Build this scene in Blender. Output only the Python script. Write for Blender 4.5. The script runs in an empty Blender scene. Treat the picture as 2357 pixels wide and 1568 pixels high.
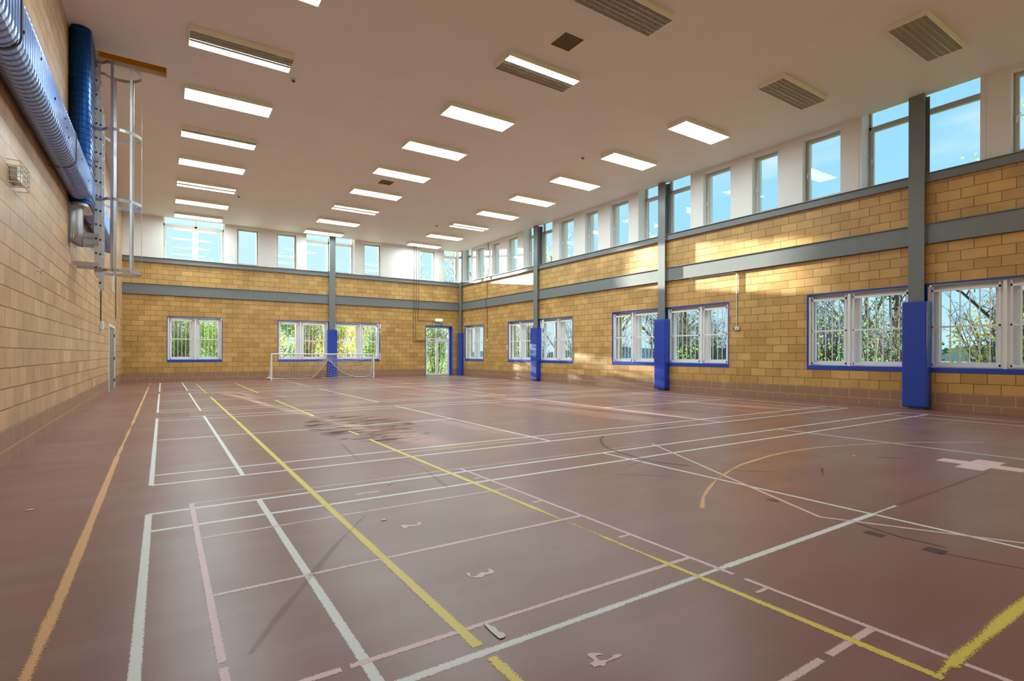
import bpy, bmesh, math, random
from mathutils import Vector, Matrix
S = bpy.context.scene
COL = S.collection
# ------------------------------------------------------------------ camera
FPX, YAW, ROLL, SHY = 1219.16, 0.582845, 0.0025, 31.31
cd = bpy.data.cameras.new('camera'); cam = bpy.data.objects.new('camera', cd); COL.objects.link(cam)
cd.sensor_width = 36; cd.lens = FPX / 2357 * 36; cd.shift_y = SHY / 2357; cd.clip_start = .05; cd.clip_end = 900
r = Vector((math.cos(YAW), -math.sin(YAW), 0)); fw = Vector((math.sin(YAW), math.cos(YAW), 0)); up = Vector((0, 0, 1))
r3 = r * math.cos(ROLL) + up * math.sin(ROLL); up3 = up * math.cos(ROLL) - r * math.sin(ROLL)
cam.matrix_world = Matrix(((r3.x, up3.x, -fw.x, 0), (r3.y, up3.y, -fw.y, 0), (r3.z, up3.z, -fw.z, 1.235), (0, 0, 0, 1)))
S.camera = cam
# ------------------------------------------------------------------ colour management, light
S.view_settings.view_transform = 'Standard'; S.view_settings.look = 'None'
S.view_settings.exposure = 0.0; S.view_settings.gamma = 1; S.view_settings.use_curve_mapping = False
try:
    S.cycles.use_denoising = True; S.cycles.denoiser = 'OPENIMAGEDENOISE'
    S.cycles.max_bounces = 8; S.cycles.diffuse_bounces = 4; S.cycles.use_adaptive_sampling = True; S.cycles.adaptive_threshold = .02; S.cycles.glossy_bounces = 4
    S.cycles.transparent_max_bounces = 24; S.cycles.transmission_bounces = 4
    S.cycles.sample_clamp_indirect = 4.0; S.cycles.caustics_reflective = True; S.cycles.caustics_refractive = False
except Exception: pass
LAMP = 32.0      # radiance of the lit tubes
SUNE = 48.0
SKY = 1.12
sd = bpy.data.lights.new('sun', 'SUN'); sd.energy = SUNE; sd.angle = math.radians(.6); sd.color = (1, .92, .78)
sun = bpy.data.objects.new('sun', sd); COL.objects.link(sun)
sun.rotation_euler = Vector((.12, -1, -.127)).to_track_quat('-Z', 'Y').to_euler(); sun.location = (0, 60, 12)
W = bpy.data.worlds.new('sky'); S.world = W; W.use_nodes = True
nt = W.node_tree; nt.nodes.clear()
def N(nt, t, **kw):
    n = nt.nodes.new(t)
    for k, v in kw.items():
        if k.startswith('i_'): n.inputs[k[2:].replace('_', ' ')].default_value = v
        else: setattr(n, k, v)
    return n
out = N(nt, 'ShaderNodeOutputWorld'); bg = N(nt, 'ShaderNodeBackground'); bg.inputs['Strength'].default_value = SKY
tc = N(nt, 'ShaderNodeTexCoord'); sep = N(nt, 'ShaderNodeSeparateXYZ'); nt.links.new(tc.outputs['Generated'], sep.inputs[0])
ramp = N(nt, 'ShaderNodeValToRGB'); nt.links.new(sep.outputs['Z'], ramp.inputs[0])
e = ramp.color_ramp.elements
e[0].position = 0.0; e[0].color = (.60, .86, .97, 1); e[1].position = .8; e[1].color = (1.3, 1.7, 2.2, 1)  # zenith stop, out of view, brightened to add light to the hall
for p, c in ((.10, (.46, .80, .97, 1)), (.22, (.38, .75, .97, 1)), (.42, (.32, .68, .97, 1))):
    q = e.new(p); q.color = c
# lighter sky towards the sun
dt = N(nt, 'ShaderNodeVectorMath', operation='DOT_PRODUCT'); nt.links.new(tc.outputs['Generated'], dt.inputs[0]); dt.inputs[1].default_value = Vector((-.12, 1, .127)).normalized()
mr = N(nt, 'ShaderNodeMapRange', interpolation_type='SMOOTHSTEP'); mr.inputs['From Min'].default_value = .45; mr.inputs['From Max'].default_value = 1.0; mr.inputs['To Max'].default_value = .75
nt.links.new(dt.outputs['Value'], mr.inputs['Value'])
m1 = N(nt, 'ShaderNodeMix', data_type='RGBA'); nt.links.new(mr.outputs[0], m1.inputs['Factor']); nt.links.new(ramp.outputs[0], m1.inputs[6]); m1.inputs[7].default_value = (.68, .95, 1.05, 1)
# clouds
mp = N(nt, 'ShaderNodeMapping'); mp.inputs['Scale'].default_value = (3, 3, 9); nt.links.new(tc.outputs['Generated'], mp.inputs[0])
nz = N(nt, 'ShaderNodeTexNoise'); nz.inputs['Scale'].default_value = 1.7; nz.inputs['Detail'].default_value = 7; nt.links.new(mp.outputs[0], nz.inputs['Vector'])
cr = N(nt, 'ShaderNodeMapRange', interpolation_type='SMOOTHSTEP'); cr.inputs['From Min'].default_value = .50; cr.inputs['From Max'].default_value = .80; cr.inputs['To Max'].default_value = .55
nt.links.new(nz.outputs[0], cr.inputs['Value'])
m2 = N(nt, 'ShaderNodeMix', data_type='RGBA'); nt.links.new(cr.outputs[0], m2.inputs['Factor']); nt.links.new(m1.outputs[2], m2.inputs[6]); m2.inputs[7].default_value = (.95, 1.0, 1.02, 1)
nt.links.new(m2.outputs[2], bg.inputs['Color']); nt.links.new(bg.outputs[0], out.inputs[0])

XL, XR, YB, YF, CE = -1.44, 14.58, 27.7, -3.4, 7.2
CY = [5.05, 12.5, 19.95, 27.35]       # column centres along the right wall
BX = 7.2                              # column on the back wall
# ------------------------------------------------------------------ materials
def mat(name, col, rough=.5, metal=0, spec=.5, noise=0, nscale=8, bump=0, bscale=60, coat=0):
    m = bpy.data.materials.new(name); m.use_nodes = True; t = m.node_tree; b = t.nodes['Principled BSDF']
    b.inputs['Base Color'].default_value = (*col, 1); b.inputs['Roughness'].default_value = rough
    b.inputs['Metallic'].default_value = metal; b.inputs['Specular IOR Level'].default_value = spec
    if coat: b.inputs['Coat Weight'].default_value = coat
    if noise or bump:
        c = N(t, 'ShaderNodeTexCoord')
    if noise:
        n = N(t, 'ShaderNodeTexNoise'); n.inputs['Scale'].default_value = nscale; n.inputs['Detail'].default_value = 5; t.links.new(c.outputs['Object'], n.inputs['Vector'])
        mx = N(t, 'ShaderNodeMix', data_type='RGBA'); t.links.new(n.outputs[0], mx.inputs['Factor'])
        mx.inputs[6].default_value = (*[v * (1 - noise) for v in col], 1); mx.inputs[7].default_value = (*[min(1, v * (1 + noise)) for v in col], 1)
        t.links.new(mx.outputs[2], b.inputs['Base Color'])
    if bump:
        n = N(t, 'ShaderNodeTexNoise'); n.inputs['Scale'].default_value = bscale; n.inputs['Detail'].default_value = 3; t.links.new(c.outputs['Object'], n.inputs['Vector'])
        bm_ = N(t, 'ShaderNodeBump'); bm_.inputs['Strength'].default_value = bump; bm_.inputs['Distance'].default_value = .01
        t.links.new(n.outputs[0], bm_.inputs['Height']); t.links.new(bm_.outputs[0], b.inputs['Normal'])
    return m
def block_mat(name, axis, c1, c2, mortar):
    m = bpy.data.materials.new(name); m.use_nodes = True; t = m.node_tree; b = t.nodes['Principled BSDF']; L = t.links
    g = N(t, 'ShaderNodeNewGeometry'); s = N(t, 'ShaderNodeSeparateXYZ'); L.new(g.outputs['Position'], s.inputs[0])
    zz = N(t, 'ShaderNodeMath', operation='SUBTRACT'); L.new(s.outputs['Z'], zz.inputs[0]); zz.inputs[1].default_value = .165 - .225 * 4
    cb = N(t, 'ShaderNodeCombineXYZ'); L.new(s.outputs[axis], cb.inputs[0]); L.new(zz.outputs[0], cb.inputs[1])
    # slight waviness so joints are not ruler straight
    nw = N(t, 'ShaderNodeTexNoise'); nw.inputs['Scale'].default_value = 2.5; L.new(g.outputs['Position'], nw.inputs['Vector'])
    sb = N(t, 'ShaderNodeVectorMath', operation='SUBTRACT'); L.new(nw.outputs['Color'], sb.inputs[0]); sb.inputs[1].default_value = (.5, .5, .5)
    sc = N(t, 'ShaderNodeVectorMath', operation='SCALE'); L.new(sb.outputs[0], sc.inputs[0]); sc.inputs['Scale'].default_value = .012
    ad = N(t, 'ShaderNodeVectorMath', operation='ADD'); L.new(cb.outputs[0], ad.inputs[0]); L.new(sc.outputs[0], ad.inputs[1])
    br = N(t, 'ShaderNodeTexBrick'); br.offset = .5; br.squash = 1
    for k, v in (('Scale', 1), ('Mortar Size', .0075), ('Mortar Smooth', .15), ('Bias', 0), ('Brick Width', .45), ('Row Height', .225)): br.inputs[k].default_value = v
    br.inputs['Color1'].default_value = (*c1, 1); br.inputs['Color2'].default_value = (*c2, 1); br.inputs['Mortar'].default_value = (*mortar, 1)
    L.new(ad.outputs[0], br.inputs['Vector'])
    nz = N(t, 'ShaderNodeTexNoise'); nz.inputs['Scale'].default_value = 1.3; nz.inputs['Detail'].default_value = 6; L.new(g.outputs['Position'], nz.inputs['Vector'])
    rr = N(t, 'ShaderNodeMapRange'); rr.inputs['From Min'].default_value = .3; rr.inputs['From Max'].default_value = .7; rr.inputs['To Min'].default_value = .82; rr.inputs['To Max'].default_value = 1.12; L.new(nz.outputs[0], rr.inputs['Value'])
    hs = N(t, 'ShaderNodeHueSaturation'); L.new(rr.outputs[0], hs.inputs['Value']); L.new(br.outputs['Color'], hs.inputs['Color'])
    # two lowest courses painted red brown
    lt = N(t, 'ShaderNodeMath', operation='LESS_THAN'); L.new(s.outputs['Z'], lt.inputs[0]); lt.inputs[1].default_value = .392
    b2 = N(t, 'ShaderNodeMix', data_type='RGBA'); L.new(br.outputs['Fac'], b2.inputs['Factor']); b2.inputs[6].default_value = (.335, .19, .125, 1); b2.inputs[7].default_value = (.52, .40, .14, 1)
    mx = N(t, 'ShaderNodeMix', data_type='RGBA'); L.new(lt.outputs[0], mx.inputs['Factor']); L.new(hs.outputs[0], mx.inputs[6]); L.new(b2.outputs[2], mx.inputs[7])
    L.new(mx.outputs[2], b.inputs['Base Color']); s2 = N(t, 'ShaderNodeSeparateColor'); L.new(br.outputs['Color'], s2.inputs[0]); ro = N(t, 'ShaderNodeMapRange'); ro.inputs['From Min'].default_value = c2[0]; ro.inputs['From Max'].default_value = c1[0]; ro.inputs['To Min'].default_value = .34; ro.inputs['To Max'].default_value = .50; L.new(s2.outputs[0], ro.inputs['Value']); L.new(ro.outputs[0], b.inputs['Roughness'])
    bu = N(t, 'ShaderNodeBump'); bu.invert = True; bu.inputs['Strength'].default_value = .6; bu.inputs['Distance'].default_value = .006; L.new(br.outputs['Fac'], bu.inputs['Height'])
    n3 = N(t, 'ShaderNodeTexNoise'); n3.inputs['Scale'].default_value = 90; n3.inputs['Detail'].default_value = 3; L.new(g.outputs['Position'], n3.inputs['Vector'])
    b3 = N(t, 'ShaderNodeBump'); b3.inputs['Strength'].default_value = .25; b3.inputs['Distance'].default_value = .004; L.new(n3.outputs[0], b3.inputs['Height']); L.new(bu.outputs[0], b3.inputs['Normal'])
    L.new(b3.outputs[0], b.inputs['Normal'])
    return m
M = {}
GOLD = ((.66, .40, .135), (.50, .285, .085), (.20, .125, .03))
M['blkY'] = block_mat('sealed block along Y', 'Y', *GOLD)
M['blkX'] = block_mat('sealed block along X', 'X', *GOLD)
M['blkL'] = block_mat('sheen tinted block left', 'Y', (.66, .42, .235), (.55, .335, .175), (.19, .125, .06))  # same blocks; window sheen put into a pinker, lighter colour
M['white'] = mat('white wall paint', (.84, .83, .80), .55, noise=.03, nscale=2)
M['ceil'] = mat('ceiling paint', (.84, .80, .75), .6, noise=.05, nscale=1.2)
M['steel'] = mat('grey steel paint', (.185, .205, .21), .33, noise=.06, nscale=5)
M['blue'] = mat('blue gloss paint', (.018, .07, .50), .28)
M['vinyl'] = mat('blue vinyl', (.011, .055, .43), .32, noise=.12, nscale=4, bump=.15, bscale=9, coat=.3)
M['upvc'] = mat('white frame plastic', (.88, .88, .88), .3)
M['grille'] = mat('white grille paint', (.92, .92, .92), .3)
M['clframe'] = mat('off white window frame', (.60, .58, .54), .4)
M['housing'] = mat('cream fitting enamel', (.94, .91, .70), .4)
M['alu'] = mat('louvre aluminium', (.80, .78, .70), .35, metal=.6)
M['dark'] = mat('dark recess', (.10, .085, .06), .6)
M['riser'] = mat('deep blue duct riser', (.007, .055, .21), .28, metal=.85, noise=.2, nscale=3)
M['duct'] = mat('blue tinted spiral duct', (.29, .43, .80), .24, metal=.92, noise=.15, nscale=3)
M['galv'] = mat('galvanised steel', (.62, .64, .67), .33, metal=.85, noise=.12, nscale=14)
M['rail'] = mat('brushed ladder aluminium', (.72, .74, .76), .38, metal=.55)
M['black'] = mat('black hole', (.01, .01, .012), .6)
M['boxw'] = mat('white plastic', (.72, .72, .68), .4)
M['goal'] = mat('white goal enamel', (.85, .86, .86), .35)
M['net'] = mat('white net cord', (.80, .78, .72), .7)
M['door'] = mat('grey door leaf', (.24, .23, .22), .4)
M['doorfr'] = mat('white gloss door frame', (.80, .81, .82), .3)
M['green'] = mat('sign green', (.01, .16, .075), .4)
M['signw'] = mat('sign white', (.85, .9, .86), .4)
M['ochre'] = mat('hatch insulation board', (.80, .48, .05), .6)
M['filter'] = mat('vent mesh', (.13, .085, .025), .7, noise=.3, nscale=40)
M['wood'] = mat('unpainted batten', (.85, .80, .66), .6)
M['wire'] = mat('cable', (.13, .09, .05), .5)
M['tape'] = mat('paper', (.82, .84, .86), .6)
M['lens'] = mat('cloudy lamp lens', (.55, .58, .56), .2)
M['ground'] = mat('grass ground', (.10, .16, .05), .9, noise=.4, nscale=3)
M['bounce_apron'] = mat('pale concrete paving', (.62, .60, .55), .8, noise=.1, nscale=2)
M['bark'] = mat('dark bark', (.10, .085, .075), .9, noise=.3, nscale=6)
M['bark2'] = mat('grey brown bark', (.20, .175, .15), .9, noise=.3, nscale=6)
M['hill'] = mat('haze tinted far hill', (.16, .25, .30), 1)  # aerial haze put into the hill's base colour
def leaf_mat(name, c):
    m = bpy.data.materials.new(name); m.use_nodes = True; t = m.node_tree; t.nodes.clear()
    o = N(t, 'ShaderNodeOutputMaterial'); d = N(t, 'ShaderNodeBsdfDiffuse'); tr = N(t, 'ShaderNodeBsdfTranslucent'); mx = N(t, 'ShaderNodeMixShader'); mx.inputs[0].default_value = .55
    c0 = N(t, 'ShaderNodeTexCoord'); nz = N(t, 'ShaderNodeTexNoise'); nz.inputs['Scale'].default_value = 1.5; t.links.new(c0.outputs['Object'], nz.inputs['Vector'])
    r_ = N(t, 'ShaderNodeMix', data_type='RGBA'); t.links.new(nz.outputs[0], r_.inputs['Factor']); r_.inputs[6].default_value = (c[0] * .6, c[1] * .7, c[2] * .8, 1); r_.inputs[7].default_value = (min(1, c[0] * 1.4), min(1, c[1] * 1.2), c[2], 1)
    for s in (d, tr): t.links.new(r_.outputs[2], s.inputs[0])
    t.links.new(d.outputs[0], mx.inputs[1]); t.links.new(tr.outputs[0], mx.inputs[2]); t.links.new(mx.outputs[0], o.inputs[0]); return m
M['leafg'] = leaf_mat('green leaves', (.22, .42, .08)); M['leafy'] = leaf_mat('yellow leaves', (.70, .66, .12)); M['leafd'] = leaf_mat('dark leaves', (.09, .24, .07))
def glass_mat():
    m = bpy.data.materials.new('window glass'); m.use_nodes = True; t = m.node_tree; t.nodes.clear()
    o = N(t, 'ShaderNodeOutputMaterial'); tr = N(t, 'ShaderNodeBsdfTransparent'); tr.inputs[0].default_value = (.95, .98, .98, 1)
    gl = N(t, 'ShaderNodeBsdfGlossy'); gl.inputs['Roughness'].default_value = 0.0; lw = N(t, 'ShaderNodeLayerWeight'); lw.inputs['Blend'].default_value = .5
    p = N(t, 'ShaderNodeMath', operation='POWER'); t.links.new(lw.outputs['Facing'], p.inputs[0]); p.inputs[1].default_value = 5
    a = N(t, 'ShaderNodeMath', operation='MULTIPLY_ADD'); t.links.new(p.outputs[0], a.inputs[0]); a.inputs[1].default_value = .4; a.inputs[2].default_value = .016
    mx = N(t, 'ShaderNodeMixShader'); t.links.new(a.outputs[0], mx.inputs[0]); t.links.new(tr.outputs[0], mx.inputs[1]); t.links.new(gl.outputs[0], mx.inputs[2]); t.links.new(mx.outputs[0], o.inputs[0])
    return m
M['glass'] = glass_mat()
def lamp_mat(name, k):
    m = bpy.data.materials.new(name); m.use_nodes = True; t = m.node_tree; t.nodes.clear(); L = t.links
    o = N(t, 'ShaderNodeOutputMaterial'); em = N(t, 'ShaderNodeEmission'); em.inputs['Color'].default_value = (.70, .83, .85, 1); em.inputs['Strength'].default_value = k; L.new(em.outputs[0], o.inputs[0]); return m
M['lamp'] = lamp_mat('lit tube behind louvre', LAMP)
def floor_mat():
    m = bpy.data.materials.new('worn red brown sports floor'); m.use_nodes = True; t = m.node_tree; L = t.links; b = t.nodes['Principled BSDF']
    g = N(t, 'ShaderNodeNewGeometry')
    def noise(scale, det, vec=None, dist=0):
        n = N(t, 'ShaderNodeTexNoise'); n.inputs['Scale'].default_value = scale; n.inputs['Detail'].default_value = det; n.inputs['Distortion'].default_value = dist
        L.new(vec or g.outputs['Position'], n.inputs['Vector']); return n.outputs[0]
    def rng(v, a, c, lo=0, hi=1):
        n = N(t, 'ShaderNodeMapRange', interpolation_type='SMOOTHSTEP'); n.inputs['From Min'].default_value = a; n.inputs['From Max'].default_value = c; n.inputs['To Min'].default_value = lo; n.inputs['To Max'].default_value = hi; L.new(v, n.inputs['Value']); return n.outputs[0]
    def mix(f, A, B):
        n = N(t, 'ShaderNodeMix', data_type='RGBA'); L.new(f, n.inputs['Factor'])
        for s, v in ((6, A), (7, B)):
            if isinstance(v, tuple): n.inputs[s].default_value = (*v, 1)
            else: L.new(v, n.inputs[s])
        return n.outputs[2]
    mpn = N(t, 'ShaderNodeMapping'); mpn.inputs['Scale'].default_value = (.45, 2.2, 1); mpn.inputs['Rotation'].default_value = (0, 0, .05); L.new(g.outputs['Position'], mpn.inputs[0])
    c = mix(rng(noise(.3, 3), .3, .7), (.245, .103, .080), (.27, .138, .117))
    c = mix(rng(noise(1.5, 6, mpn.outputs[0]), .40, .80, 0, .4), c, (.34, .215, .19))
    c = mix(rng(noise(4.5, 9, mpn.outputs[0]), .58, .84, 0, .28), c, (.20, .085, .06))
    c = mix(rng(noise(55, 2), .35, .75, 0, .22), c, (.20, .095, .075))
    c = mix(rng(noise(30, 8), .68, .74, 0, .5), c, (.11, .055, .04))
    # rust coloured worn-through place
    sb = N(t, 'ShaderNodeVectorMath', operation='SUBTRACT'); L.new(g.outputs['Position'], sb.inputs[0]); sb.inputs[1].default_value = (2.85, 8.9, 0)
    dv = N(t, 'ShaderNodeVectorMath', operation='MULTIPLY'); L.new(sb.outputs[0], dv.inputs[0]); dv.inputs[1].default_value = (1 / .95, 1 / 2.1, 0)
    ln = N(t, 'ShaderNodeVectorMath', operation='LENGTH'); L.new(dv.outputs[0], ln.inputs[0])
    a1 = N(t, 'ShaderNodeMath', operation='SUBTRACT'); a1.inputs[0].default_value = 1.0; L.new(ln.outputs['Value'], a1.inputs[1])
    a2 = N(t, 'ShaderNodeMath', operation='MULTIPLY_ADD'); L.new(noise(3.6, 10, mpn.outputs[0]), a2.inputs[0]); a2.inputs[1].default_value = 5; a2.inputs[2].default_value = -2.7
    a3 = N(t, 'ShaderNodeMath', operation='MULTIPLY'); L.new(rng(a1.outputs[0], -.15, .35), a3.inputs[0]); L.new(rng(a2.outputs[0], -.25, .1), a3.inputs[1])
    rust = rng(a3.outputs[0], .25, .7, 0, .9)
    c = mix(rust, c, (.12, .042, .026))
    L.new(c, b.inputs['Base Color'])
    ro = rng(noise(.9, 4), .3, .7, .31, .38)
    rm = N(t, 'ShaderNodeMath', operation='MULTIPLY_ADD'); L.new(rust, rm.inputs[0]); rm.inputs[1].default_value = .3; L.new(ro, rm.inputs[2])
    L.new(rm.outputs[0], b.inputs['Roughness']); sp = N(t, 'ShaderNodeMath', operation='MULTIPLY_ADD'); L.new(rust, sp.inputs[0]); sp.inputs[1].default_value = -.45; sp.inputs[2].default_value = .5; L.new(sp.outputs[0], b.inputs['Specular IOR Level'])
    bu = N(t, 'ShaderNodeBump'); bu.inputs['Strength'].default_value = .05; bu.inputs['Distance'].default_value = .003; L.new(noise(70, 2), bu.inputs['Height'])
    b2 = N(t, 'ShaderNodeBump'); b2.inputs['Strength'].default_value = .03; b2.inputs['Distance'].default_value = .01; L.new(noise(7, 5, mpn.outputs[0]), b2.inputs['Height']); L.new(bu.outputs[0], b2.inputs['Normal'])
    L.new(b2.outputs[0], b.inputs['Normal'])
    return m
M['floor'] = floor_mat()
PM = {}
def paint(col, wear):
    """floor paint worn through by noise; uv = (metres along, 0..1 across)"""
    key = (col, wear)
    if key in PM: return PM[key]
    base = dict(white=(.80, .85, .84), pink=(.80, .58, .60), yellow=(.82, .68, .11), orange=(.74, .42, .19), dark=(.065, .06, .065), scuff=(.17, .07, .045), red=(.22, .085, .06), blue=(.12, .16, .42))[col]
    m = bpy.data.materials.new(f'{col} floor paint {int(wear*100)}'); m.use_nodes = True; t = m.node_tree; L = t.links; b = t.nodes['Principled BSDF']; o = t.nodes['Material Output']
    b.inputs['Base Color'].default_value = (*base, 1); b.inputs['Roughness'].default_value = .42
    g = N(t, 'ShaderNodeNewGeometry'); uv = N(t, 'ShaderNodeUVMap'); s = N(t, 'ShaderNodeSeparateXYZ'); L.new(uv.outputs[0], s.inputs[0])
    ab = N(t, 'ShaderNodeMath', operation='SUBTRACT'); L.new(s.outputs[1], ab.inputs[0]); ab.inputs[1].default_value = .5
    a2 = N(t, 'ShaderNodeMath', operation='ABSOLUTE'); L.new(ab.outputs[0], a2.inputs[0])
    n1 = N(t, 'ShaderNodeTexNoise'); n1.inputs['Scale'].default_value = 95; n1.inputs['Detail'].default_value = 6; n1.inputs['Roughness'].default_value = .7; L.new(g.outputs['Position'], n1.inputs['Vector'])
    n2 = N(t, 'ShaderNodeTexNoise'); n2.inputs['Scale'].default_value = 1.6; n2.inputs['Detail'].default_value = 4; L.new(g.outputs['Position'], n2.inputs['Vector'])
    # keep = .5-|v| (0 at the edge) + noise terms > threshold
    k1 = N(t, 'ShaderNodeMath', operation='MULTIPLY_ADD'); L.new(n1.outputs[0], k1.inputs[0]); k1.inputs[1].default_value = .9 + wear; k1.inputs[2].default_value = -.35 - wear * .62
    k2 = N(t, 'ShaderNodeMath', operation='MULTIPLY_ADD'); L.new(n2.outputs[0], k2.inputs[0]); k2.inputs[1].default_value = 2.2 * wear; k2.inputs[2].default_value = -1.45 * wear
    k3 = N(t, 'ShaderNodeMath', operation='ADD'); L.new(k1.outputs[0], k3.inputs[0]); L.new(k2.outputs[0], k3.inputs[1])
    k4 = N(t, 'ShaderNodeMath', operation='SUBTRACT'); L.new(k3.outputs[0], k4.inputs[0]); L.new(a2.outputs[0], k4.inputs[1])
    mr = N(t, 'ShaderNodeMapRange'); mr.inputs['From Min'].default_value = -.46; mr.inputs['From Max'].default_value = -.34; L.new(k4.outputs[0], mr.inputs['Value'])
    al = mr.outputs[0]
    if col in ('scuff', 'dark'):
        mm = N(t, 'ShaderNodeMath', operation='MULTIPLY'); L.new(al, mm.inputs[0]); mm.inputs[1].default_value = .20 if col == 'scuff' else .45; al = mm.outputs[0]
    tr = N(t, 'ShaderNodeBsdfTransparent'); mx = N(t, 'ShaderNodeMixShader'); L.new(al, mx.inputs[0]); L.new(tr.outputs[0], mx.inputs[1]); L.new(b.outputs[0], mx.inputs[2]); L.new(mx.outputs[0], o.inputs[0])
    PM[key] = m; return m
# ------------------------------------------------------------------ helpers
def obj(name, bm, m, parent=None, smooth=False, loc=None):
    me = bpy.data.meshes.new(name); bm.to_mesh(me); bm.free()
    if isinstance(m, (list, tuple)):
        for x in m: me.materials.append(x)
    else: me.materials.append(m)
    if smooth:
        for p in me.polygons: p.use_smooth = True
    o = bpy.data.objects.new(name, me); COL.objects.link(o)
    if parent: o.parent = parent
    if loc: o.location = loc
    return o
def empty(name, loc=(0, 0, 0)):
    o = bpy.data.objects.new(name, None); COL.objects.link(o); o.location = loc; o.empty_display_size = .2; return o
def tag(o, label=None, cat=None, group=None, kind=None):
    if label: o['label'] = label
    if cat: o['category'] = cat
    if group: o['group'] = group
    if kind: o['kind'] = kind
    return o
def struct(o): o['kind'] = 'structure'; return o
def box(bm, x0, x1, y0, y1, z0, z1, bev=0):
    if x1 < x0: x0, x1 = x1, x0
    if y1 < y0: y0, y1 = y1, y0
    if z1 < z0: z0, z1 = z1, z0
    v = [bm.verts.new(p) for p in ((x0, y0, z0), (x1, y0, z0), (x1, y1, z0), (x0, y1, z0), (x0, y0, z1), (x1, y0, z1), (x1, y1, z1), (x0, y1, z1))]
    f = [bm.faces.new([v[i] for i in q]) for q in ((3, 2, 1, 0), (4, 5, 6, 7), (0, 1, 5, 4), (1, 2, 6, 5), (2, 3, 7, 6), (3, 0, 4, 7))]
    if bev:
        es = list({e for q in f for e in q.edges}); bmesh.ops.bevel(bm, geom=es, offset=bev, segments=3, affect='EDGES', profile=.5)
def B(*a, **k):
    bm = bmesh.new(); box(bm, *a, **k); return bm
def tube(bm, pts, r, n=8, closed=False, cap=True):
    pts = [Vector(p) for p in pts]; rings = []; k = len(pts); rr = r if isinstance(r, (list, tuple)) else [r] * k
    prev = None
    for i, p in enumerate(pts):
        a = pts[(i - 1) % k] if (i > 0 or closed) else p; b = pts[(i + 1) % k] if (i < k - 1 or closed) else p
        d = (b - a).normalized()
        if prev is None:
            u = d.cross(Vector((0, 0, 1)));
            if u.length < .05: u = d.cross(Vector((0, 1, 0)))
        else: u = prev - d * prev.dot(d)
        if u.length < 1e-6: u = d.orthogonal()
        u.normalize(); prev = u; w = d.cross(u)
        rings.append([bm.verts.new(p + (u * math.cos(2 * math.pi * j / n) + w * math.sin(2 * math.pi * j / n)) * rr[i]) for j in range(n)])
    for i in range(k if closed else k - 1):
        A, C = rings[i], rings[(i + 1) % k]
        for j in range(n): bm.faces.new((A[j], A[(j + 1) % n], C[(j + 1) % n], C[j]))
    if cap and not closed and n > 2:
        bm.faces.new(rings[0][::-1]); bm.faces.new(rings[-1])
def T(*a, **k):
    bm = bmesh.new(); tube(bm, *a, **k); return bm
def poly(bm, pts, z0, z1):
    """prism from an xy outline"""
    lo = [bm.verts.new((x, y, z0)) for x, y in pts]; hi = [bm.verts.new((x, y, z1)) for x, y in pts]
    n = len(pts)
    try: bm.faces.new(lo[::-1]); bm.faces.new(hi)
    except Exception: pass
    for i in range(n): bm.faces.new((lo[i], lo[(i + 1) % n], hi[(i + 1) % n], hi[i]))
# place wall-local (u along wall, d outward depth from the inner face, z) into the world
def PR(u, d, z): return (XR + d, u, z)          # right wall: u = Y
def PB(u, d, z): return (u, YB + d, z)          # back wall: u = X
def wbox(bm, P, u0, u1, d0, d1, z0, z1):
    a = P(u0, d0, z0); b = P(u1, d1, z1); box(bm, a[0], b[0], a[1], b[1], a[2], b[2])
def WB(P, *a):
    bm = bmesh.new(); wbox(bm, P, *a); return bm
def wall_holes(P, u0, u1, z0, z1, holes, th):
    us = sorted({u0, u1, *[h[0] for h in holes], *[h[1] for h in holes]}); us = [u for u in us if u0 <= u <= u1]
    zs = sorted({z0, z1, *[h[2] for h in holes], *[h[3] for h in holes]}); zs = [z for z in zs if z0 <= z <= z1]
    def solid(i, j):
        if i < 0 or j < 0 or i >= len(us) - 1 or j >= len(zs) - 1: return False
        u, z = (us[i] + us[i + 1]) / 2, (zs[j] + zs[j + 1]) / 2
        return not any(h[0] < u < h[1] and h[2] < z < h[3] for h in holes)
    bm = bmesh.new(); V = {}
    def v(i, j, d):
        k = (i, j, d)
        if k not in V: V[k] = bm.verts.new(P(us[i], th * d, zs[j]))
        return V[k]
    for i in range(len(us) - 1):
        for j in range(len(zs) - 1):
            if not solid(i, j): continue
            bm.faces.new((v(i, j, 0), v(i + 1, j, 0), v(i + 1, j + 1, 0), v(i, j + 1, 0)))
            bm.faces.new((v(i, j, 1), v(i, j + 1, 1), v(i + 1, j + 1, 1), v(i + 1, j, 1)))
            for di, dj, a, b in ((-1, 0, (i, j), (i, j + 1)), (1, 0, (i + 1, j), (i + 1, j + 1)), (0, -1, (i, j), (i + 1, j)), (0, 1, (i, j + 1), (i + 1, j + 1))):
                if not solid(i + di, j + dj): bm.faces.new((v(*a, 0), v(*b, 0), v(*b, 1), v(*a, 1)))
    bmesh.ops.recalc_face_normals(bm, faces=bm.faces)
    return bm
# ------------------------------------------------------------------ room shell
floor = struct(obj('floor', B(XL - .3, XR + .5, YF - .3, YB + .5, -.25, 0), M['floor']))
# ceiling with hatch and two vent openings
HATCH = (-1.12, .06, 13.22, 13.74); VENTS = [(6.2, 6.66, 7.63, 8.11), (6.24, 6.70, 17.56, 18.06)]
def PC(u, d, z): return (u, z, CE + d)
cb_ = wall_holes(PC, XL, XR, YF, YB, [HATCH] + VENTS, .12)
ceiling = struct(obj('ceiling', cb_, M['ceil']))
rf = bmesh.new(); box(rf, XL - .5, XR + 1.1, YF - .5, YB + 1.1, 7.75, 7.95)
struct(obj('roof', rf, M['white']))
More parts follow.
